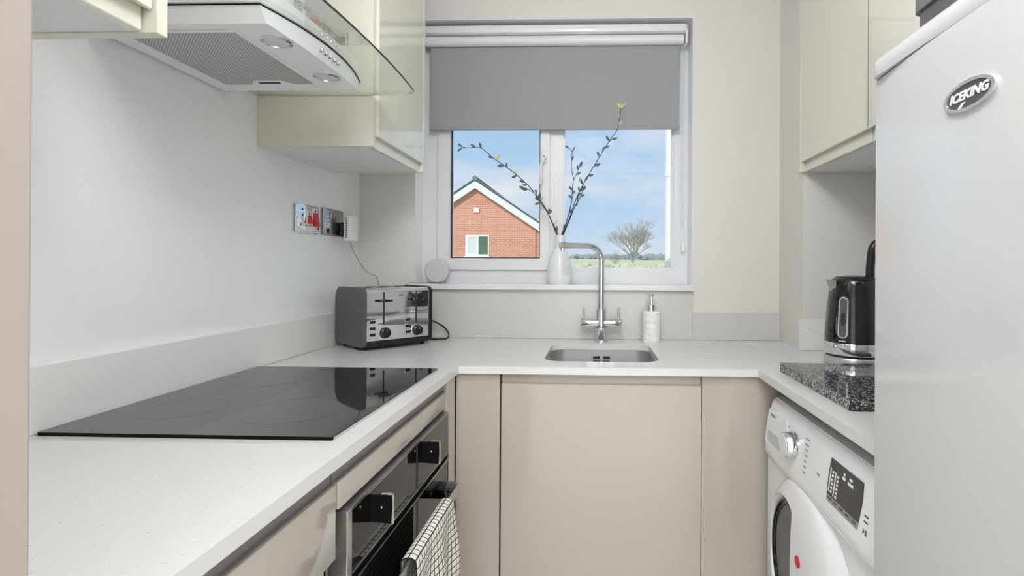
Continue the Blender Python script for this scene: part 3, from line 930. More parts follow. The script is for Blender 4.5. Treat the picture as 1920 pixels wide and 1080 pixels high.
for (y0, y1) in ((1.300, 1.355), (0.923, 0.945)):
    part('handle_bracket', MB().box(OX, HXo - 0.0075, y0, y1, HZ - 0.020, HZ + (0.004 if y0 > 1 else -0.002), 0.002), M['blackgloss'], od, 'black handle bracket')

# towel over the oven handle
def towel():
    t = thing('tea_towel', 'white tea towel with black check hanging over the oven handle', 'tea towel', (HXo, 1.14, 0.25))
    mb = MB()
    prof = []
    for i in range(14): prof.append((HXo + 0.010 + 0.002 * i / 13, 0.19 + (HZ - 0.19) * i / 13 - 0.01 if i < 13 else HZ - 0.006))
    for i in range(1, 8):
        a = PI * i / 8
        prof.append((HXo - 0.0035 + 0.0155 * math.cos(a), HZ - 0.004 + 0.0125 * math.sin(a)))
    for i in range(10): prof.append((HXo - 0.018 - 0.001 * i / 9, HZ - 0.012 - 0.40 * i / 9))
    ny = 36
    y0, y1 = 0.985, 1.245
    L = [0]
    for a, b in zip(prof, prof[1:]): L.append(L[-1] + math.hypot(a[0] - b[0], a[1] - b[1]))
    uvs = {}
    rows = []
    for (x, z), l in zip(prof, L):
        row = []
        for j in range(ny + 1):
            s = j / ny
            y = y0 + (y1 - y0) * s
            hang = max(0, min(1, (HZ - z) / 0.12))
            front = 1 if x > HXo - 0.002 else 0.0
            xo = 0.009 * hang * front * math.sin(s * 13 + 0.6) + 0.006 * hang * front
            yy = y + (0.03 * (s - 0.5) * hang * (1 if front else 0))
            v = mb.bm.verts.new((x + xo, yy, z)); uvs[v] = (s * 17, l / 0.0155)
            row.append(v)
        rows.append(row)
    uvl = mb.bm.loops.layers.uv.new('UVMap')
    for a, b in zip(rows, rows[1:]):
        for j in range(ny):
            f = mb.bm.faces.new((a[j], a[j + 1], b[j + 1], b[j]))
            for lp in f.loops: lp[uvl].uv = uvs[lp.vert]
    o = part('cloth', mb, M['towel'], t)
    sm = o.modifiers.new('thickness', 'SOLIDIFY'); sm.thickness = 0.002; sm.offset = 0
    return t
towel()

# ================================================================== BACK BASE UNIT
DY = 1.540
t = thing('sink_cabinet', 'grey cream sink cabinet with one wide door under the sink', 'cabinet', (0.02, 1.8, 0))
part('carcass', MB().box(-0.28, 0.32, 1.565, 1.60, 0.1, 0.80), M['carcass'], t, smooth=False)
part('side_panel', MB().box(-0.28, -0.262, 1.60, 2.11, 0.1, 0.845), M['carcass'], t, smooth=False)
part('side_panel', MB().box(0.302, 0.32, 1.60, 2.11, 0.1, 0.845), M['carcass'], t, smooth=False)
dj = MB()
dj.prism([(DY + 0.022, 0.11), (DY + 0.0, 0.112), (DY + 0.0, 0.8455), (DY + 0.003, 0.848), (DY + 0.012, 0.845), (DY + 0.013, 0.873), (DY + 0.022, 0.874)], -0.2765, 0.3165, lambda u, v, a: Vector((a, u, v)))
part('door', dj, M['creamdim'], t, smooth=False)
part('corner_filler', MB().box(FXL - 0.0005, -0.2815, DY - 0.001, DY + 0.02, 0.002, 0.8795), M['creamdim'], t, smooth=False)
part('gap_shade_strip', MB().box(-0.2814, -0.2775, DY + 0.014, DY + 0.022, 0.1, 0.8795), M['gap'], t, smooth=False)  # dark strip paints the shade in the door gap
part('end_filler', MB().box(0.3185, 0.60, DY - 0.0, DY + 0.02, 0.002, 0.8795), M['creamdim'], t, smooth=False)
part('plinth', MB().box(-0.2775, 0.318, 1.60, 1.62, 0.002, 0.1), M['creamdim'], t, smooth=False)
part('top_rail', MB().box(-0.2775, 0.318, DY + 0.024, DY + 0.03, 0.80, 0.8795), M['creamdim'], t, smooth=False)

# ================================================================== WALL CABINETS
def wall_cab(name, label, loc, side, x_back, x_front, y0, y1, splits, end_far, end_near, z0=1.541, z1=2.25, zp=1.5745, ep=0.0):
    """side=+1: door faces +x (left wall); -1: faces -x"""
    t = thing(name, label, 'cabinet', loc)
    s = side
    def bx(xa, xb, ya, yb, za, zb, bev=0.0):
        return MB().box(min(xa, xb), max(xa, xb), ya, yb, za, zb, bev)
    cfr = x_front - s * 0.0315
    part('carcass', bx(x_back, cfr, y0 + 0.019, y1 - 0.019, z0 + 0.001, z1), M['carcass'], t, smooth=False)
    if end_far: part('end_panel', bx(x_back, x_front + s * end_far, y1 - 0.0185, y1, z0 - ep, z1, 0.0008), M['creamedge'], t, smooth=False)
    else: part('end_panel', bx(x_back, cfr, y1 - 0.0185, y1, z0 - ep, z1, 0.0008), M['creamedge'], t, smooth=False)
    if end_near: part('end_panel', bx(x_back, x_front + s * end_near, y0, y0 + 0.0185, z0, z1, 0.0008), M['creamedge'], t, smooth=False)
    else: part('end_panel', bx(x_back, cfr, y0, y0 + 0.0185, z0, z1, 0.0008), M['creamedge'], t, smooth=False)
    for (ya, yb) in splits:
        pr = [(-0.031, z0 + 0.0005), (-0.0165, z0 + 0.0005), (-0.0155, z0 + 0.002), (-0.0155, zp + 0.004), (-0.003, zp), (0, zp + 0.002), (0, z1 - 0.003), (-0.031, z1 - 0.003)]
        db = MB().prism(pr, ya, yb, lambda u, v, a: Vector((x_front + s * u, a, v)))
        part('door', db, M['cream'], t, smooth=False)
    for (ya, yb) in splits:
        part('gap_shade_strip', bx(x_front - s * 0.0255, x_front - s * 0.0025, yb + 0.0002, yb + (0.0077 if 1 < yb < 1.45 else 0.0012), zp + 0.006, z1 - 0.003), M['gap'], t, smooth=False)  # dark strips stand in for the shade between the doors
    return t
wall_cab('wall_cabinet', 'cream wall cabinet near the camera at the top left, left of the hood', (-0.8, 0.54, 1.545), 1, WL, -0.646, 0.318, 0.753, [(0.33, 0.7315)], 0.006, 0, 1.5385, 2.25, 1.5695, 0.001)
wall_cab('wall_cabinet', 'cream gloss wall cabinet between the hood and the window', (-0.8, 1.69, 1.545), 1, WL, -0.634, 1.476, 1.905, [(1.4965, 1.8835)], 0.0005, -0.0095, 1.5435)
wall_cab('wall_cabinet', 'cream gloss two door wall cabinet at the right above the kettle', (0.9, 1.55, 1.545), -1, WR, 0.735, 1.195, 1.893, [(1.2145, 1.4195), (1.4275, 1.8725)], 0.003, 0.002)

# ================================================================== HOB
t = thing('hob', 'flat black ceramic glass hob set on the left worktop', 'hob', (-0.70, 1.158, 0.902))
gl = MB().prism(rrect(-0.962, -0.442, 0.863, 1.453, 0.004, 2), 0.9022, 0.9085, XY)
for f in gl.bm.faces:
    f.normal_update()
    f.material_index = 0 if abs(f.normal.z) > 0.5 else 1
part('glass', gl, [M['hob'], M['hobedge']], t, smooth=False)
part('bezel', MB().box(-0.442, -0.4405, 0.866, 1.45, 0.9022, 0.9075), M['steel'], t, 'thin metal edge along the front', smooth=False)
M['zone'] = mat('hob_zone_print', (22, 22, 23), 0.06, noise=0.0)
for (cx, cy, r) in ((-0.83, 1.02, 0.075), (-0.83, 1.30, 0.095), (-0.60, 1.02, 0.095), (-0.60, 1.30, 0.075)):
    rg = MB().prism(circle(cx, cy, r, 48), 0.90852, 0.9086, XY, [circle(cx, cy, r - 0.0008, 48)[::-1]])
    part('zone_ring', rg, M['zone'], t, smooth=False)

# ================================================================== COOKER HOOD
t = thing('cooker_hood', 'stainless steel chimney hood with a curved glass canopy above the hob', 'cooker hood', (-0.8, 1.158, 1.655))
def fx(y, xm, bulge, yc=1.158, half=0.21):
    return xm - bulge * ((y - yc) / half) ** 2
ys = [0.950 + 0.418 * i / 24 for i in range(25)]
sh = MB()
top = [(WL + 0.002, 0.950)] + [(fx(y, -0.598, 0.034), y) for y in ys] + [(WL + 0.002, 1.368)]
ysb = [0.956 + 0.370 * i / 24 for i in range(25)]
bot = [(WL + 0.010, 0.956)] + [(fx(y, -0.610, 0.012), y) for y in ysb] + [(WL + 0.010, 1.326)]
V0 = [sh.bm.verts.new((x, y, 1.655)) for x, y in bot]
V1 = [sh.bm.verts.new((x, y, 1.6895)) for x, y in top]
for i in range(len(V0)):
    j = (i + 1) % len(V0)
    sh.bm.faces.new((V0[i], V0[j], V1[j], V1[i]))
sh.bm.faces.new(V1)
# underside rim with recess
inn = [sh.bm.verts.new(((x + 0.80) * 0.955 - 0.80, (y - 1.141) * 0.955 + 1.141, 1.655)) for x, y in bot]
for i in range(len(V0)):
    j = (i + 1) % len(V0)
    sh.bm.faces.new((V0[i], inn[i], inn[j], V0[j]))
inn2 = [sh.bm.verts.new((v.co.x, v.co.y, 1.6575)) for v in inn]
for i in range(len(V0)):
    j = (i + 1) % len(V0)
    sh.bm.faces.new((inn[i], inn2[i], inn2[j], inn[j]))
sh.bm.faces.new(inn2[::-1])
part('tray', sh, M['hoodsteel'], t)
gsk = [(WL + 0.0025, 0.9485)] + [(fx(y, -0.598, 0.034) + 0.0012, 0.9485 + (y - 0.950) * (0.421 / 0.418)) for y in ys] + [(WL + 0.0025, 1.3695)]
part('glass_gasket', MB().prism(gsk, 1.6874, 1.6898, XY), M['hobedge'], t, 'black gasket under the glass', smooth=False)
ff = MB().box(-0.940, -0.700, 0.985, 1.287, 1.6545, 1.6574, 0.001)
flt = part('grease_filter', ff, M['hoodsteel'], t, smooth=False)
fm_ = part('filter_mesh', MB().box(-0.932, -0.708, 0.992, 1.279, 1.6538, 1.6546), M['filter'], flt, 'fine punched metal mesh', smooth=False)
lt_ = MB()
lt_.prism([(-0.865, 1.278), (-0.755, 1.278), (-0.775, 1.252), (-0.845, 1.252)], 1.6528, 1.6538, XY)
part('filter_latch', lt_, M['hoodsteel'], flt, smooth=False)
part('latch_slot', MB().box(-0.838, -0.785, 1.258, 1.268, 1.6522, 1.6529), M['gap'], flt, smooth=False)
for cy in (1.040, 1.237):
    rim = MB().lathe([(0.030, 0.0), (0.030, -0.003), (0.026, -0.004), (0.0245, -0.001), (0.0245, 0.0)], (-0.654, cy, 1.6575))
    lp = part('lamp', rim, M['chrome'], t, 'round chrome rimmed hood lamp')
    part('lens', MB().lathe([(0.0243, -0.0008), (0.0243, -0.0018), (0.018, -0.0028), (0.004, -0.0032)], (-0.654, cy, 1.6575)), M['hoodlamp'], lp)
for i in range(5):
    y = 1.118 + i * 0.0185
    x = fx(y, -0.604, 0.023)
    bt = MB().lathe([(0.0055, 0), (0.0055, 0.006), (0.0045, 0.0075)], (x - 0.001, y, 1.6722), 'X', 14)
    part('button', bt, M['chrome'], t)
# glass canopy
gy0, gy1 = 0.842, 1.474
arc = []
for i in range(41):
    y = gy0 + (gy1 - gy0) * i / 40
    arc.append((fx(y, -0.500, 0.016, 1.158, 0.316), y))
# round the two front corners
def cornered(pts, r=0.03):
    out = []
    for x, y in pts:
        d = min(y - gy0, gy1 - y)
        if d < r:
            x -= r - math.sqrt(max(0, r * r - (r - d) ** 2))
        out.append((x, y))
    return out
fine = []
for i in range(121):
    u = i / 120
    y = gy0 + (gy1 - gy0) * (0.5 - 0.5 * math.cos(PI * u))
    fine.append((fx(y, -0.500, 0.016, 1.158, 0.316), y))
outl = [(WL + 0.002, gy0)] + cornered(fine) + [(WL + 0.002, gy1)]
gc = MB().prism(outl, 1.690, 1.696, XY)
gc.bm.faces.ensure_lookup_table()
for f in gc.bm.faces:
    f.normal_update()
    c = f.calc_center_median()
    if abs(f.normal.z) < 0.5:
        f.material_index = 1 if (c.x > -0.56 and c.y > gy0 + 0.002 and c.y < gy1 - 0.0015) else 2
part('glass_canopy', gc, [M['hoodglass'], M['glassedge'], M['glassedge2']], t, 'clear curved glass canopy', smooth=False)
part('motor_housing', MB().box(WL + 0.002, -0.70, 1.02, 1.30, 1.6962, 1.75, 0.006), M['hoodsteel'], t)
part('chimney', MB().box(WL + 0.002, -0.735, 1.035, 1.285, 1.7502, CZ - 0.002, 0.002), M['hoodsteel'], t)

# ================================================================== SOCKETS
def plate(t, y0, y1, z0, z1):
    pl = MB()
    pl.box(WL, WL + 0.004, y0, y1, z0, z1, 0.0015)
    pl.box(WL + 0.004, WL + 0.0095, y0 + 0.005, y1 - 0.003, z0 + 0.003, z1 - 0.003, 0.003)
    return part('plate', pl, M['chrome'], t)
PX = WL + 0.0095
t = thing('cooker_switch', 'chrome cooker switch plate with two red rockers, left of the double socket', 'switch', (WL, 1.73, 1.305))
p_ = plate(t, 1.652, 1.806, 1.306, 1.405)
ins = MB(); ins.box(PX, PX + 0.0008, 1.690, 1.703, 1.338, 1.375); ins.box(PX, PX + 0.0008, 1.680, 1.724, 1.326, 1.340)
part('socket_insert', ins, M['whiteplastic'], p_, smooth=False)
for (y, z) in ((1.697, 1.386), (1.684, 1.333), (1.718, 1.333), (1.697, 1.366)):
    part('pin_hole', MB().box(PX + 0.0008, PX + 0.0012, y - 0.004, y + 0.004, z - 0.003, z + 0.003), M['gap'], p_, smooth=False)
for (y, w, z0, z1) in ((1.733, 0.009, 1.340, 1.368), (1.772, 0.014, 1.332, 1.380)):
    sr = MB().box(PX, PX + 0.0025, y - w - 0.003, y + w + 0.003, z0 - 0.004, z1 + 0.014, 0.001)
    sr_ = part('switch_surround', sr, M['whiteplastic'], t, 'white surround')
    rk = MB().prism([(PX + 0.0026, z0), (PX + 0.013, z0), (PX + 0.0045, z1), (PX + 0.0026, z1)], y - w, y + w, lambda u, v, a: Vector((u, a, v)))
    part('rocker', rk, M['red'], sr_, 'red rocker switch', smooth=False)
    part('neon', MB().box(PX + 0.0026, PX + 0.0032, y - 0.004, y + 0.004, z1 + 0.003, z1 + 0.009), M['gap'], sr_, smooth=False)
part('label', MB().box(PX, PX + 0.0008, 1.752, 1.796, 1.3105, 1.322), M['whiteplastic'], p_, smooth=False)
lb_ = MB()
for i in range(6): lb_.box(PX + 0.0008, PX + 0.001, 1.757 + i * 0.006, 1.761 + i * 0.006, 1.314, 1.319)
part('print', lb_, M['ink'], t, smooth=False)
part('screw', MB().cyl((PX, 1.664, 1.356), (PX + 0.001, 1.664, 1.356), 0.004, n=12), M['steel'], p_)

t = thing('double_socket', 'steel double socket plate beside the corner with a charger plugged in', 'socket', (WL, 1.9, 1.305))
M['socketsteel'] = mat('satin_socket_steel', (176, 177, 178), 0.25, metal=1.0)
pl = MB()
pl.box(WL, WL + 0.004, 1.826, 1.982, 1.308, 1.408, 0.0015)
pl.box(WL + 0.004, WL + 0.0095, 1.831, 1.979, 1.311, 1.405, 0.003)
p_ = part('plate', pl, M['socketsteel'], t)
ins = MB()
ins.box(PX, PX + 0.001, 1.855, 1.868, 1.362, 1.379)
ins.box(PX, PX + 0.001, 1.845, 1.878, 1.339, 1.352)
part('socket_insert', ins, M['whiteplastic'], p_, smooth=False)
for (y, z, w, h) in ((1.8615, 1.370, 0.002, 0.005), (1.852, 1.3455, 0.004, 0.002), (1.871, 1.3455, 0.004, 0.002)):
    part('pin_hole', MB().box(PX + 0.001, PX + 0.0014, y - w, y + w, z - h, z + h), M['gap'], p_, smooth=False)
for y in (1.884, 1.904):
    part('rocker', MB().box(PX, PX + 0.004, y - 0.007, y + 0.007, 1.370, 1.394, 0.0015), M['socketsteel'], p_)
part('rocker', MB().box(PX, PX + 0.003, 1.855, 1.871, 1.316, 1.332, 0.001), M['gap'], p_)

t = thing('charger', 'white plug-in charger with a thin cable in the double socket', 'charger', (-0.94, 1.955, 1.285))
part('plug', MB().box(PX + 0.0002, -0.951, 1.944, 1.985, 1.306, 1.362, 0.004), M['blackplastic'], t, 'black plug face')
cb_ = part('body', MB().box(-0.9505, -0.922, 1.926, 1.992, 1.290, 1.388, 0.006, 3), M['whiteplastic'], t)
tp = MB()
for i in range(9):
    z = 1.303 + i * 0.0085
    tp.box(-0.9405, -0.9355, 1.9255, 1.9262, z, z + 0.005)
part('print', tp, M['inkdark'], cb_, smooth=False)
cab = smoothpath([(-0.937, 1.955, 1.292), (-0.935, 1.962, 1.27), (-0.935, 2.0, 1.235), (-0.935, 2.07, 1.185), (-0.925, 2.10, 1.165), (-0.905, 2.115, 1.155), (-0.897, 2.122, 1.125), (-0.893, 2.124, 1.07), (-0.86, 2.126, 1.05), (-0.80, 2.115, 1.07), (-0.772, 2.092, 1.115), (-0.752, 2.095, 1.129), (-0.73, 2.12, 1.1268), (-0.70, 2.152, 1.1268), (-0.66, 2.160, 1.1275)])
part('cable', MB().tube(cab, 0.0014, 8), M['ink'], t, 'thin pale cable')

# ================================================================== TOASTER
th = math.radians(49.0)
t = thing('toaster', 'chrome and black four slice toaster in the left corner of the worktop', 'toaster', (-0.790, 1.923, 0.902), rz=th)
TW, TD = 0.262, 0.218
w2, d2 = TW / 2, TD / 2
def sideprof(ins, zb, zt, r):
    return rrect(-d2 + ins, d2 - ins, zb, zt, r, 8)
def fyz(u, v, a): return Vector((a, u, v))
shell = MB().prism(rrect(-d2, d2, 0.030, 0.216, [0.034, 0.014, 0.004, 0.004], 8), -w2 + 0.012, w2 - 0.010, fyz)
part('shell', shell, M['chrome'], t, 'polished chrome shell')
for (a0, a1) in ((-w2 - 0.004, -w2 + 0.012), (w2 - 0.010, w2 + 0.003)):
    ec = MB()
    o1 = rrect(-d2 - 0.0035, d2 + 0.0035, 0.012, 0.219, [0.045, 0.022, 0.018, 0.018], 8)
    ec.prism(o1, a0, a1, fyz)
    part('end_cap', ec, M['greyplastic'] if a0 < 0 else M['blackplastic'], t, 'dark grey plastic end cap')
part('base', MB().box(-w2 + 0.012, w2 - 0.010, -d2 - 0.003, d2 + 0.003, 0.012, 0.0298, 0.003), M['blackplastic'], t, 'black plastic base')
for sx in (-1, 1):
    for sy in (-1, 1):
        part('foot', MB().cyl((sx * (w2 - 0.022), sy * (d2 - 0.025), 0.0125), (sx * (w2 - 0.022), sy * (d2 - 0.025), 0.0), 0.010, 0.007, n=12), M['blackplastic'], t)
for i, sx in enumerate((-0.088, -0.028, 0.028, 0.088)):
    part('bread_slot', MB().box(sx - 0.014, sx + 0.014, -d2 + 0.045, d2 - 0.04, 0.2155, 0.2166), M['gap'], t, smooth=False)
H0, HH = 0.030, 0.186
def fz(f): return H0 + HH * f
def fu(f): return -w2 + TW * f
for (sx, kx, bx_) in ((0.285, 0.295, 0.125), (0.765, 0.775, 0.635)):
    part('lever_slot', MB().box(fu(sx) - 0.0028, fu(sx) + 0.0028, -d2 - 0.0008, -d2 + 0.001, fz(0.31), fz(0.93)), M['gap'], t, smooth=False)
    lv = MB()
    lv.box(fu(sx) - 0.004, fu(sx) + 0.004, -d2 - 0.018, -d2 - 0.0008, fz(0.75), fz(0.79))
    lv.prism([(fu(sx) + 0.025 * math.cos(2 * PI * i / 24), -d2 - 0.016 + 0.009 * math.sin(2 * PI * i / 24)) for i in range(24)], fz(0.745), fz(0.785), XY)
    part('lever', lv, M['blackgloss'], t)
    kb = MB().lathe([(0.0195, 0.0), (0.0195, -0.004), (0.017, -0.005), (0.0165, -0.017), (0.0145, -0.019)], (fu(kx), -d2 - 0.0002, fz(0.15)), 'Y', 28)
    kn = part('dial', kb, M['blackplastic'], t, 'round black browning dial')
    part('dial_ring', MB().lathe([(0.0225, 0.0), (0.0225, -0.003), (0.0197, -0.0035), (0.0197, 0.0)], (fu(kx), -d2 - 0.0001, fz(0.15)), 'Y', 28), M['chrome'], kn)
    part('dial_mark', MB().box(fu(kx) - 0.001, fu(kx) + 0.001, -d2 - 0.0196, -d2 - 0.019, fz(0.15) + 0.004, fz(0.15) + 0.013), M['ink'], kn, smooth=False)
    for bz in (0.37, 0.25, 0.13):
        bs = MB().box(fu(bx_) - 0.0125, fu(bx_) + 0.0125, -d2 - 0.002, -d2 - 0.0001, fz(bz) - 0.0075, fz(bz) + 0.0075, 0.0008)
        b_ = part('button_surround', bs, M['chrome'], t)
        part('button', MB().box(fu(bx_) - 0.009, fu(bx_) + 0.009, -d2 - 0.006, -d2 - 0.0021, fz(bz) - 0.005, fz(bz) + 0.005, 0.0015), M['blackplastic'], b_, 'black push button')
pt_ = MB()
for i in range(4): pt_.box(fu(0.50) + i * 0.0045, fu(0.50) + i * 0.0045 + 0.003, -d2 - 0.0006, -d2 - 0.0001, fz(0.85), fz(0.872))
part('print', pt_, M['inkdark'], t, smooth=False)
# its lead, in the toaster's own frame
inv = Matrix.Rotation(-th, 4, 'Z')
lead = [inv @ (Vector(p) - Vector((-0.790, 1.923, 0.902))) for p in smoothpath([(-0.715, 2.045, 0.992), (-0.68, 2.075, 0.985), (-0.62, 2.09, 0.955), (-0.592, 2.085, 0.925), (-0.592, 2.07, 0.908), (-0.62, 2.055, 0.9055), (-0.68, 2.05, 0.9055), (-0.73, 2.03, 0.9055)])]
part('lead', MB().tube(lead, 0.0032, 8), M['blackplastic'], t, 'black power lead')

# ================================================================== KETTLE
KX, KY = 0.805, 1.63
t = thing('kettle', 'black gloss electric kettle with steel base behind the granite board', 'kettle', (KX, KY, 0.902))
part('power_base', MB().lathe([(0.080, 0), (0.086, 0.003), (0.087, 0.022), (0.084, 0.027)], (KX, KY, 0.902), n=56), M['steel'], t, 'round steel power base')
part('base_ring', MB().lathe([(0.081, 0.0275), (0.081, 0.034)], (KX, KY, 0.902), n=56), M['blackplastic'], t, 'black gap ring')
part('steel_band', MB().lathe([(0.086, 0.0345), (0.0875, 0.037), (0.0865, 0.068), (0.0855, 0.070)], (KX, KY, 0.902), n=56), M['chrome'], t, 'polished steel band')
part('body', MB().lathe([(0.0855, 0.0702), (0.0852, 0.085), (0.082, 0.14), (0.0765, 0.20), (0.0705, 0.245), (0.0675, 0.258), (0.060, 0.266), (0.058, 0.267)], (KX, KY, 0.902), n=56), M['blackgloss'], t)
part('lid', MB().lathe([(0.056, 0.2672), (0.054, 0.270), (0.02, 0.274), (0.004, 0.2745)], (KX, KY, 0.902), n=40), M['blackplastic'], t)
# spout lip on the left
sp_ = MB()
spv = []
for (x, dy, z) in ((-0.066, 0.018, 1.12), (-0.070, 0.03, 1.16), (-0.086, 0.006, 1.164), (-0.070, -0.03, 1.16), (-0.066, -0.018, 1.12), (-0.072, 0, 1.12)):
    spv.append(sp_.bm.verts.new((KX + x, KY + dy, z)))
sp_.bm.faces.new((spv[1], spv[2], spv[3])); sp_.bm.faces.new((spv[0], spv[5], spv[2], spv[1])); sp_.bm.faces.new((spv[5], spv[4], spv[3], spv[2])); sp_.bm.faces.new((spv[0], spv[1], spv[3], spv[4])); sp_.bm.faces.new((spv[0], spv[4], spv[5]))
part('spout', sp_, M['steel'], t, 'steel spout lip', smooth=False)
# water window, follows the curved wall of the body
KP = [(0.0702, 0.0855), (0.085, 0.0852), (0.14, 0.082), (0.20, 0.0765), (0.245, 0.0705)]
def krad(z):
    h = z - 0.902
    for (h0, r0), (h1, r1) in zip(KP, KP[1:]):
        if h0 <= h <= h1: return r0 + (r1 - r0) * (h - h0) / (h1 - h0)
    return 0.08
ka = math.radians(222)
def kmap(off):
    def f(u, v, a):
        r = krad(v) + a
        an = ka + u / 0.082
        return Vector((KX + r * math.cos(an), KY + r * math.sin(an), v))
    return f
stad = lambda w, z0, z1, n=8: rrect(-w, w, z0, z1, w * 0.98, n)
wo_ = MB().prism(stad(0.0145, 0.988, 1.112), -0.002, 0.0022, kmap(0), [stad(0.0105, 0.992, 1.108)[::-1]])
ww = part('window_surround', wo_, M['chrome'], t, 'chrome water window surround')
M['gauge'] = mat('smoky_gauge', (96, 96, 98), 0.15)
part('gauge', MB().prism(stad(0.0103, 0.9922, 1.1078), -0.002, 0.001, kmap(0)), M['gauge'], ww)
pk = MB()
for i in range(4): pk.prism([(-0.010 + i * 0.0052, 0.9815), (-0.0065 + i * 0.0052, 0.9815), (-0.0065 + i * 0.0052, 0.9775), (-0.010 + i * 0.0052, 0.9775)], 0.0, 0.0006, kmap(0))
part('print', pk, M['whiteplastic'], t, smooth=False)
hd_ = smoothpath([(KX + 0.045, KY, 1.168), (KX + 0.048, KY, 1.215), (KX + 0.055, KY, 1.262), (KX + 0.075, KY, 1.278), (KX + 0.105, KY, 1.268), (KX + 0.128, KY, 1.225), (KX + 0.132, KY, 1.13), (KX + 0.118, KY, 1.04), (KX + 0.082, KY, 1.005)])
hm = MB().tube(hd_, 0.0125, 14)
part('handle', hm, M['blackplastic'], t)
part('handle_trim', MB().tube([p + Vector((0.0135, -0.002, 0)) for p in hd_[1:12]], 0.003, 8), M['steel'], t, 'steel strip inside the handle')

# granite board
t = MB().prism(rrect(0.530, 0.850, 1.090, 1.500, 0.006, 3), 0.9025, 0.9265, XY)
solo('chopping_board', t, M['granite'], 'thick speckled black granite worktop saver in front of the kettle', 'chopping board', (0.69, 1.295, 0.9025), smooth=False)

# ================================================================== WASHING MACHINE
t = thing('washing_machine', 'white front loading washing machine under the right worktop', 'washing machine', (0.78, 1.205, 0))
WY0, WY1 = 0.897, 1.500
part('cabinet', MB().box(0.512, 1.05, WY0, WY1, 0.02, 0.832, 0.012, 3), M['whiteenamel'], t)
part('lower_front', MB().box(0.497, 0.5118, WY0, WY1, 0.06, 0.668, 0.006, 3), M['whiteenamel'], t)
def fxz(z): return 0.482 + (z - 0.70) * 0.135
fp = [(0.5116, 0.834), (0.512, 0.836), (0.535, 0.836), (0.535, 0.67), (0.489, 0.671), (0.4815, 0.685), (0.482, 0.70), (0.4865, 0.735), (0.4915, 0.772), (0.4965, 0.805), (0.500, 0.820), (0.505, 0.830)]
fa = MB()
# fascia: section lofted along y with rounded far and near ends
yy = [WY0 - 0.0, WY0 + 0.003, WY0 + 0.012, WY0 + 0.03] + [WY0 + 0.03 + (WY1 - WY0 - 0.06) * i / 6 for i in range(1, 6)] + [WY1 - 0.03, WY1 - 0.012, WY1 - 0.003, WY1]
rows = []
for y in yy:
    d = min(y - WY0, WY1 - y)
    k = 0.0 if d >= 0.03 else (0.03 - math.sqrt(max(0, 0.03 ** 2 - (0.03 - d) ** 2)))
    rows.append([fa.bm.verts.new((min(0.535, x + k * 0.9) if x < 0.52 else x, y, z - (k * 0.8 if z > 0.81 else 0))) for x, z in fp])
for a, b in zip(rows, rows[1:]):
    for i in range(len(a)):
        j = (i + 1) % len(a)
        fa.bm.faces.new((a[i], a[j], b[j], b[i]))
fa.bm.faces.new(rows[0][::-1]); fa.bm.faces.new(rows[-1])
fas = part('fascia', fa, M['whiteenamel'], t, 'white curved control fascia')
def onf(u, v, a): return Vector((fxz(v) - a, u, v))      # point on the fascia, a proud of it
# detergent drawer
dr = MB().prism(rrect(1.335, 1.475, 0.712, 0.806, [0.012, 0.012, 0.03, 0.012], 5), 0.0, 0.003, onf)
drw = part('detergent_drawer', dr, M['whiteenamel'], t, smooth=False)
part('drawer_pull', MB().prism(rrect(1.355, 1.455, 0.722, 0.750, [0.004, 0.02, 0.01, 0.004], 4), 0.0031, 0.0042, onf), M['pull'], drw, 'finger pull with its recess shade painted grey', smooth=False)
pb = MB()
for i in range(6): pb.prism([(1.455 - i * 0.006, 0.796), (1.4505 - i * 0.006, 0.796), (1.4505 - i * 0.006, 0.789), (1.455 - i * 0.006, 0.789)], 0.0031, 0.0036, onf)
part('print', pb, M['ink'], drw, smooth=False)
# programme dial
kd = MB().lathe([(0.033, 0.002), (0.033, -0.004), (0.031, -0.006), (0.0295, -0.024), (0.027, -0.027), (0.026, -0.0272)], (fxz(0.765), 1.286, 0.765), 'X', 36)
kk = part('programme_dial', kd, M['chrome'], t, 'chrome rimmed programme dial')
part('dial_face', MB().lathe([(0.0262, -0.0273), (0.026, -0.0285), (0.01, -0.029)], (fxz(0.765), 1.286, 0.765), 'X', 36), M['whiteplastic'], kk, 'white dial face')
pr_ = MB()
for k in range(7):
    z = 0.803 - k * 0.0125
    pr_.prism([(1.226 - 0.002 * k * 0.5, z), (1.206, z), (1.206, z - 0.003), (1.226 - 0.001 * k, z - 0.003)], 0.0, 0.0006, onf)
for k in range(5):
    z = 0.797 - k * 0.014
    pr_.prism([(1.338, z), (1.327, z), (1.327, z - 0.0025), (1.338, z - 0.0025)], 0.0, 0.0006, onf)
part('print', pr_, M['ink'], fas, smooth=False)
# display
ds = MB().prism([(1.094, 0.805), (0.966, 0.805), (0.962, 0.770), (0.966, 0.732), (1.094, 0.732), (1.097, 0.770)], 0.0, 0.0016, onf)
dsp = part('display', ds, M['screen'], t, 'dark display panel', smooth=False)
ls = MB().prism([(1.094, 0.7315), (0.966, 0.7315), (0.967, 0.719), (1.093, 0.719)], 0.0, 0.0014, onf)
part('button_strip', ls, M['ink'], dsp, 'pale strip of buttons', smooth=False)
ic = MB()
def chip(y, z, w, h): ic.prism([(y + w, z - h), (y - w, z - h), (y - w, z + h), (y + w, z + h)], 0.0017, 0.0022, onf)
for i in range(6): chip(1.078, 0.781 - i * 0.008, 0.0035, 0.0024)
for i in range(6): chip(1.057, 0.778 - i * 0.008, 0.0035, 0.0024)
chip(1.067, 0.760, 0.0018, 0.024); chip(1.088, 0.762, 0.0018, 0.024)
chip(1.034, 0.793, 0.003, 0.0026); chip(1.034, 0.785, 0.006, 0.0028); chip(1.008, 0.792, 0.0055, 0.0026); chip(1.008, 0.783, 0.010, 0.0028)
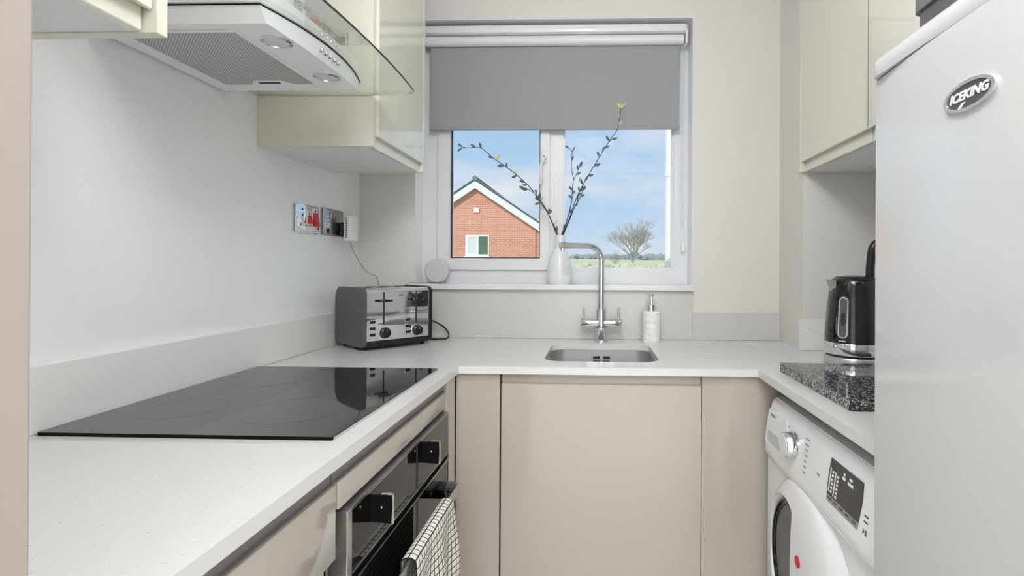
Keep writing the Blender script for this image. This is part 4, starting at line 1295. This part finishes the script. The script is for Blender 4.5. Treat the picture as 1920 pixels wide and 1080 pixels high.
part('display_marks', ic, M['whiteplastic'], dsp, 'white icons and digits', smooth=False)
ip = MB()
for i in range(5): ip.prism([(1.088 - i * 0.025, 0.728), (1.074 - i * 0.025, 0.728), (1.074 - i * 0.025, 0.7245), (1.088 - i * 0.025, 0.7245)], 0.00145, 0.0019, onf)
for i in range(2): ip.prism([(0.951, 0.755 - i * 0.010), (0.937, 0.755 - i * 0.010), (0.937, 0.752 - i * 0.010), (0.951, 0.752 - i * 0.010)], 0.0, 0.0005, onf)
ip.prism([(0.950, 0.731), (0.950, 0.721), (0.9445, 0.726)], 0.0, 0.0006, onf)
ip.prism([(0.9425, 0.731), (0.9405, 0.731), (0.9405, 0.721), (0.9425, 0.721)], 0.0, 0.0006, onf)
ip.prism([(0.9390, 0.731), (0.9370, 0.731), (0.9370, 0.721), (0.9390, 0.721)], 0.0, 0.0006, onf)
part('print', ip, M['inkdark'], fas, smooth=False)
part('rinse_mark', MB().prism([(1.150, 0.752), (1.135, 0.752), (1.135, 0.747), (1.150, 0.747)], 0.0, 0.0005, onf), M['ink'], fas, smooth=False)
# porthole door: convex white disc with an offset D shaped window
DCY, DCZ, DR = 1.212, 0.462, 0.236
def dsurf(y, z):
    q = min(1.0, math.hypot(y - DCY, z - DCZ) / DR)
    return 0.497 - 0.034 * math.sqrt(max(0, 1 - q ** 3.2)) - 0.002
def dshape(scale=1.0, n=40):
    pts = []
    cy, cz, r = 1.285, 0.462, 0.172 * scale
    cut = 1.232 + (1 - scale) * 0.03
    raw = []
    for i in range(n):
        a = 2 * PI * i / n
        y, z = cy + r * 0.93 * math.cos(a), cz + r * math.sin(a)
        d = y - cut
        if d < 0.02:
            y = cut + 0.02 * math.exp(min(0, (d - 0.02)) / 0.02)
        raw.append((y, z))
    return raw
dm = MB()
# ring surface from outer circle to the D hole
N = 64
inner = []
hole_ = dshape(1.0, N)
rowsD = []
for k in range(9):
    f = k / 8
    row = []
    for i in range(N):
        a = 2 * PI * i / N
        oy, oz = DCY + DR * math.cos(a), DCZ + DR * math.sin(a)
        hy, hz = hole_[i]
        y, z = oy + (hy - oy) * f, oz + (hz - oz) * f
        row.append(dm.bm.verts.new((dsurf(y, z), y, z)))
    rowsD.append(row)
last = [dm.bm.verts.new((v.co.x + 0.028, 1.30 + (v.co.y - 1.30) * 0.93, DCZ + (v.co.z - DCZ) * 0.93)) for v in rowsD[-1]]
first = [dm.bm.verts.new((0.4965, v.co.y, v.co.z)) for v in rowsD[0]]
rowsD = [first] + rowsD + [last]
for a, b in zip(rowsD, rowsD[1:]):
    for i in range(N):
        j = (i + 1) % N
        dm.bm.faces.new((a[i], a[j], b[j], b[i]))
wd_ = part('porthole_door', dm, M['whiteenamel'], t, 'round white porthole door')
gb = MB()
R0 = [gb.bm.verts.new((0.490, 1.30 + (y - 1.30) * 0.935, DCZ + (z - DCZ) * 0.935)) for y, z in hole_]
R1 = [gb.bm.verts.new((0.4935, 1.30 + (y - 1.30) * 0.86, DCZ + (z - DCZ) * 0.88)) for y, z in hole_]
R2 = [gb.bm.verts.new((0.4955, 1.31 + (y - 1.31) * 0.4, DCZ + (z - DCZ) * 0.4)) for y, z in hole_]
for a, b in ((R0, R1), (R1, R2)):
    for i in range(N): gb.bm.faces.new((a[i], a[(i + 1) % N], b[(i + 1) % N], b[i]))
gb.bm.faces.new(R2)
part('door_glass', gb, M['doorglass'], wd_, 'smoky grey door glass')
gr = MB()
for sc, xx in ((0.90, 0.4905), (0.84, 0.4925)):
    gr.tube([(xx - 0.001, 1.30 + (y - 1.30) * sc, DCZ + (z - DCZ) * sc) for y, z in hole_ + hole_[:1]], 0.0022, 6)
part('door_seal', gr, M['blackplastic'], wd_, 'thin black seal rings')
ry, rz_ = 1.185, 0.535
part('door_dot', MB().lathe([(0.0125, 0.001), (0.0125, -0.0025), (0.010, -0.0035)], (dsurf(ry, rz_), ry, rz_), 'X', 24), M['red'], wd_, 'red dot')

# ================================================================== FRIDGE
t = thing('fridge', 'tall glossy white fridge with an oval badge in the right foreground', 'fridge', (0.76, 0.60, 0))
FC = 0.603
def fpx(y): return 0.4500 + 0.013 * ((y - FC) / 0.267) ** 2
dp_ = [(fpx(0.336 + 0.534 * i / 30), 0.336 + 0.534 * i / 30) for i in range(31)]
# round both ends
dp_ = [(0.506, 0.338), (0.476, 0.336)] + [(x, y) for x, y in dp_][0:] + [(0.470, 0.8725), (0.480, 0.874), (0.506, 0.874)]
dd = MB().prism(dp_, 0.045, 1.5065, XY)
fd = part('door', dd, M['fridge'], t, 'glossy white bowed door')
part('body', MB().box(0.512, 1.06, 0.340, 0.872, 0.02, 1.507, 0.004), M['whiteenamel'], t)
part('door_seal', MB().box(0.5062, 0.5118, 0.345, 0.868, 0.06, 1.50), M['ink'], t, smooth=False)
lid = MB()
lo = rrect(0.4515, 1.06, 0.336, 0.877, [0.005, 0.03, 0.03, 0.005], 8)
def shrink(l, d): return [(0.757 + (x - 0.757) * (1 - d / 0.3), 0.605 + (y - 0.605) * (1 - d / 0.27)) for x, y in l]
rl_ = [[(x, y, z) for x, y in shrink(lo, d)] for d, z in ((0.001, 1.5085), (0.0, 1.511), (0.0, 1.530), (0.003, 1.537), (0.008, 1.540))]
RL = [[lid.bm.verts.new(p) for p in r] for r in rl_]
for a, b in zip(RL, RL[1:]):
    for i in range(len(a)): lid.bm.faces.new((a[i], a[(i + 1) % len(a)], b[(i + 1) % len(a)], b[i]))
lid.bm.faces.new(RL[0][::-1]); lid.bm.faces.new(RL[-1])
part('top_lid', lid, M['fridge'], t, 'white plastic top lid')
# badge
BYc, BZc = 0.6365, 1.4085
bo = [(BYc + 0.0435 * math.cos(2 * PI * i / 48), BZc + 0.0185 * math.sin(2 * PI * i / 48)) for i in range(48)]
bi = [(BYc + 0.0385 * math.cos(2 * PI * i / 48), BZc + 0.0145 * math.sin(2 * PI * i / 48)) for i in range(48)]
def ond(u, v, a): return Vector((fpx(u) - a, u, v))
bdg = part('badge', MB().prism(bo, -0.001, 0.0042, ond, [bi[::-1]]), M['rim'], t, 'oval chrome badge reading ICEKING')
part('badge_face', MB().prism(bi, -0.001, 0.0030, ond), M['badge'], bdg, smooth=False)
tm = textmesh('ICEKING', 0.0150, 0.0004, 0.25, 0.0006)
xs = [v.co.x for v in tm.vertices]
kx = 0.067 / (max(xs) - min(xs))
for v in tm.vertices:
    x, y, z = v.co.x * kx, v.co.y * 1.0, v.co.z
    yw = BYc - x
    v.co = Vector((fpx(yw) - 0.0034 - z, yw, BZc + 0.001 + y)) - Vector((0.76, 0.60, 0))
tm.materials.clear(); tm.materials.append(M['carcass'])
o = bpy.data.objects.new('lettering', tm); COL.objects.link(o); o.parent = bdg
sw = MB().prism([(BYc + 0.010, BZc - 0.0068), (BYc + 0.004, BZc - 0.0068), (BYc + 0.013, BZc - 0.0138), (BYc + 0.019, BZc - 0.0133)], 0.003, 0.0036, ond)
part('swoosh', sw, M['carcass'], bdg, smooth=False)

# box on the fridge
t = thing('storage_box', 'dark grey rounded plastic box standing on top of the fridge', 'box', (0.70, 0.64, 1.5405))
part('body', MB().prism(rrect(0.484, 0.90, 0.47, 0.812, 0.016, 6), 1.586, 1.80, XY), M['darkbox'], t)
part('base', MB().prism(rrect(0.488, 0.896, 0.474, 0.808, 0.016, 6), 1.5405, 1.585, XY), M['greyplastic'], t)
part('lid', MB().prism(rrect(0.478, 0.908, 0.462, 0.818, 0.02, 6), 1.801, 1.825, XY), M['greyplastic'], t)

# ================================================================== ADDED LAMP FITTINGS
GX, GY, GZ = 0.0, 0.52, 2.19
t = thing('added_globe_light', 'round white globe light added on the kitchen ceiling, out of view', 'fill light', (GX, GY, CZ))  # globe added out of view to light the kitchen evenly
part('ceiling_rose', MB().lathe([(0.05, 0.0), (0.05, -0.018), (0.03, -0.022), (0.012, -0.024)], (GX, GY, CZ - 0.0005)), M['whiteplastic'], t)
part('stem', MB().cyl((GX, GY, CZ - 0.024), (GX, GY, GZ + 0.149), 0.010, n=14), M['chrome'], t)
gb_ = MB()
bmesh.ops.create_uvsphere(gb_.bm, u_segments=24, v_segments=14, radius=0.15, matrix=Matrix.Translation((GX, GY, GZ)))
part('globe', gb_, M['lamp'], t)
t = thing('fill_light_frame', 'square white frame of the fill light added on the unseen hall ceiling', 'ceiling light', (0.1, -1.2, CZ))  # surround for the added hall fill light
part('frame', MB().prism([(-0.68, -1.98), (0.88, -1.98), (0.88, -0.42), (-0.68, -0.42)], CZ - 0.02, CZ - 0.0005, XY, [[(-0.655, -1.955), (-0.655, -0.445), (0.855, -0.445), (0.855, -1.955)]]), M['panel'], t, smooth=False)
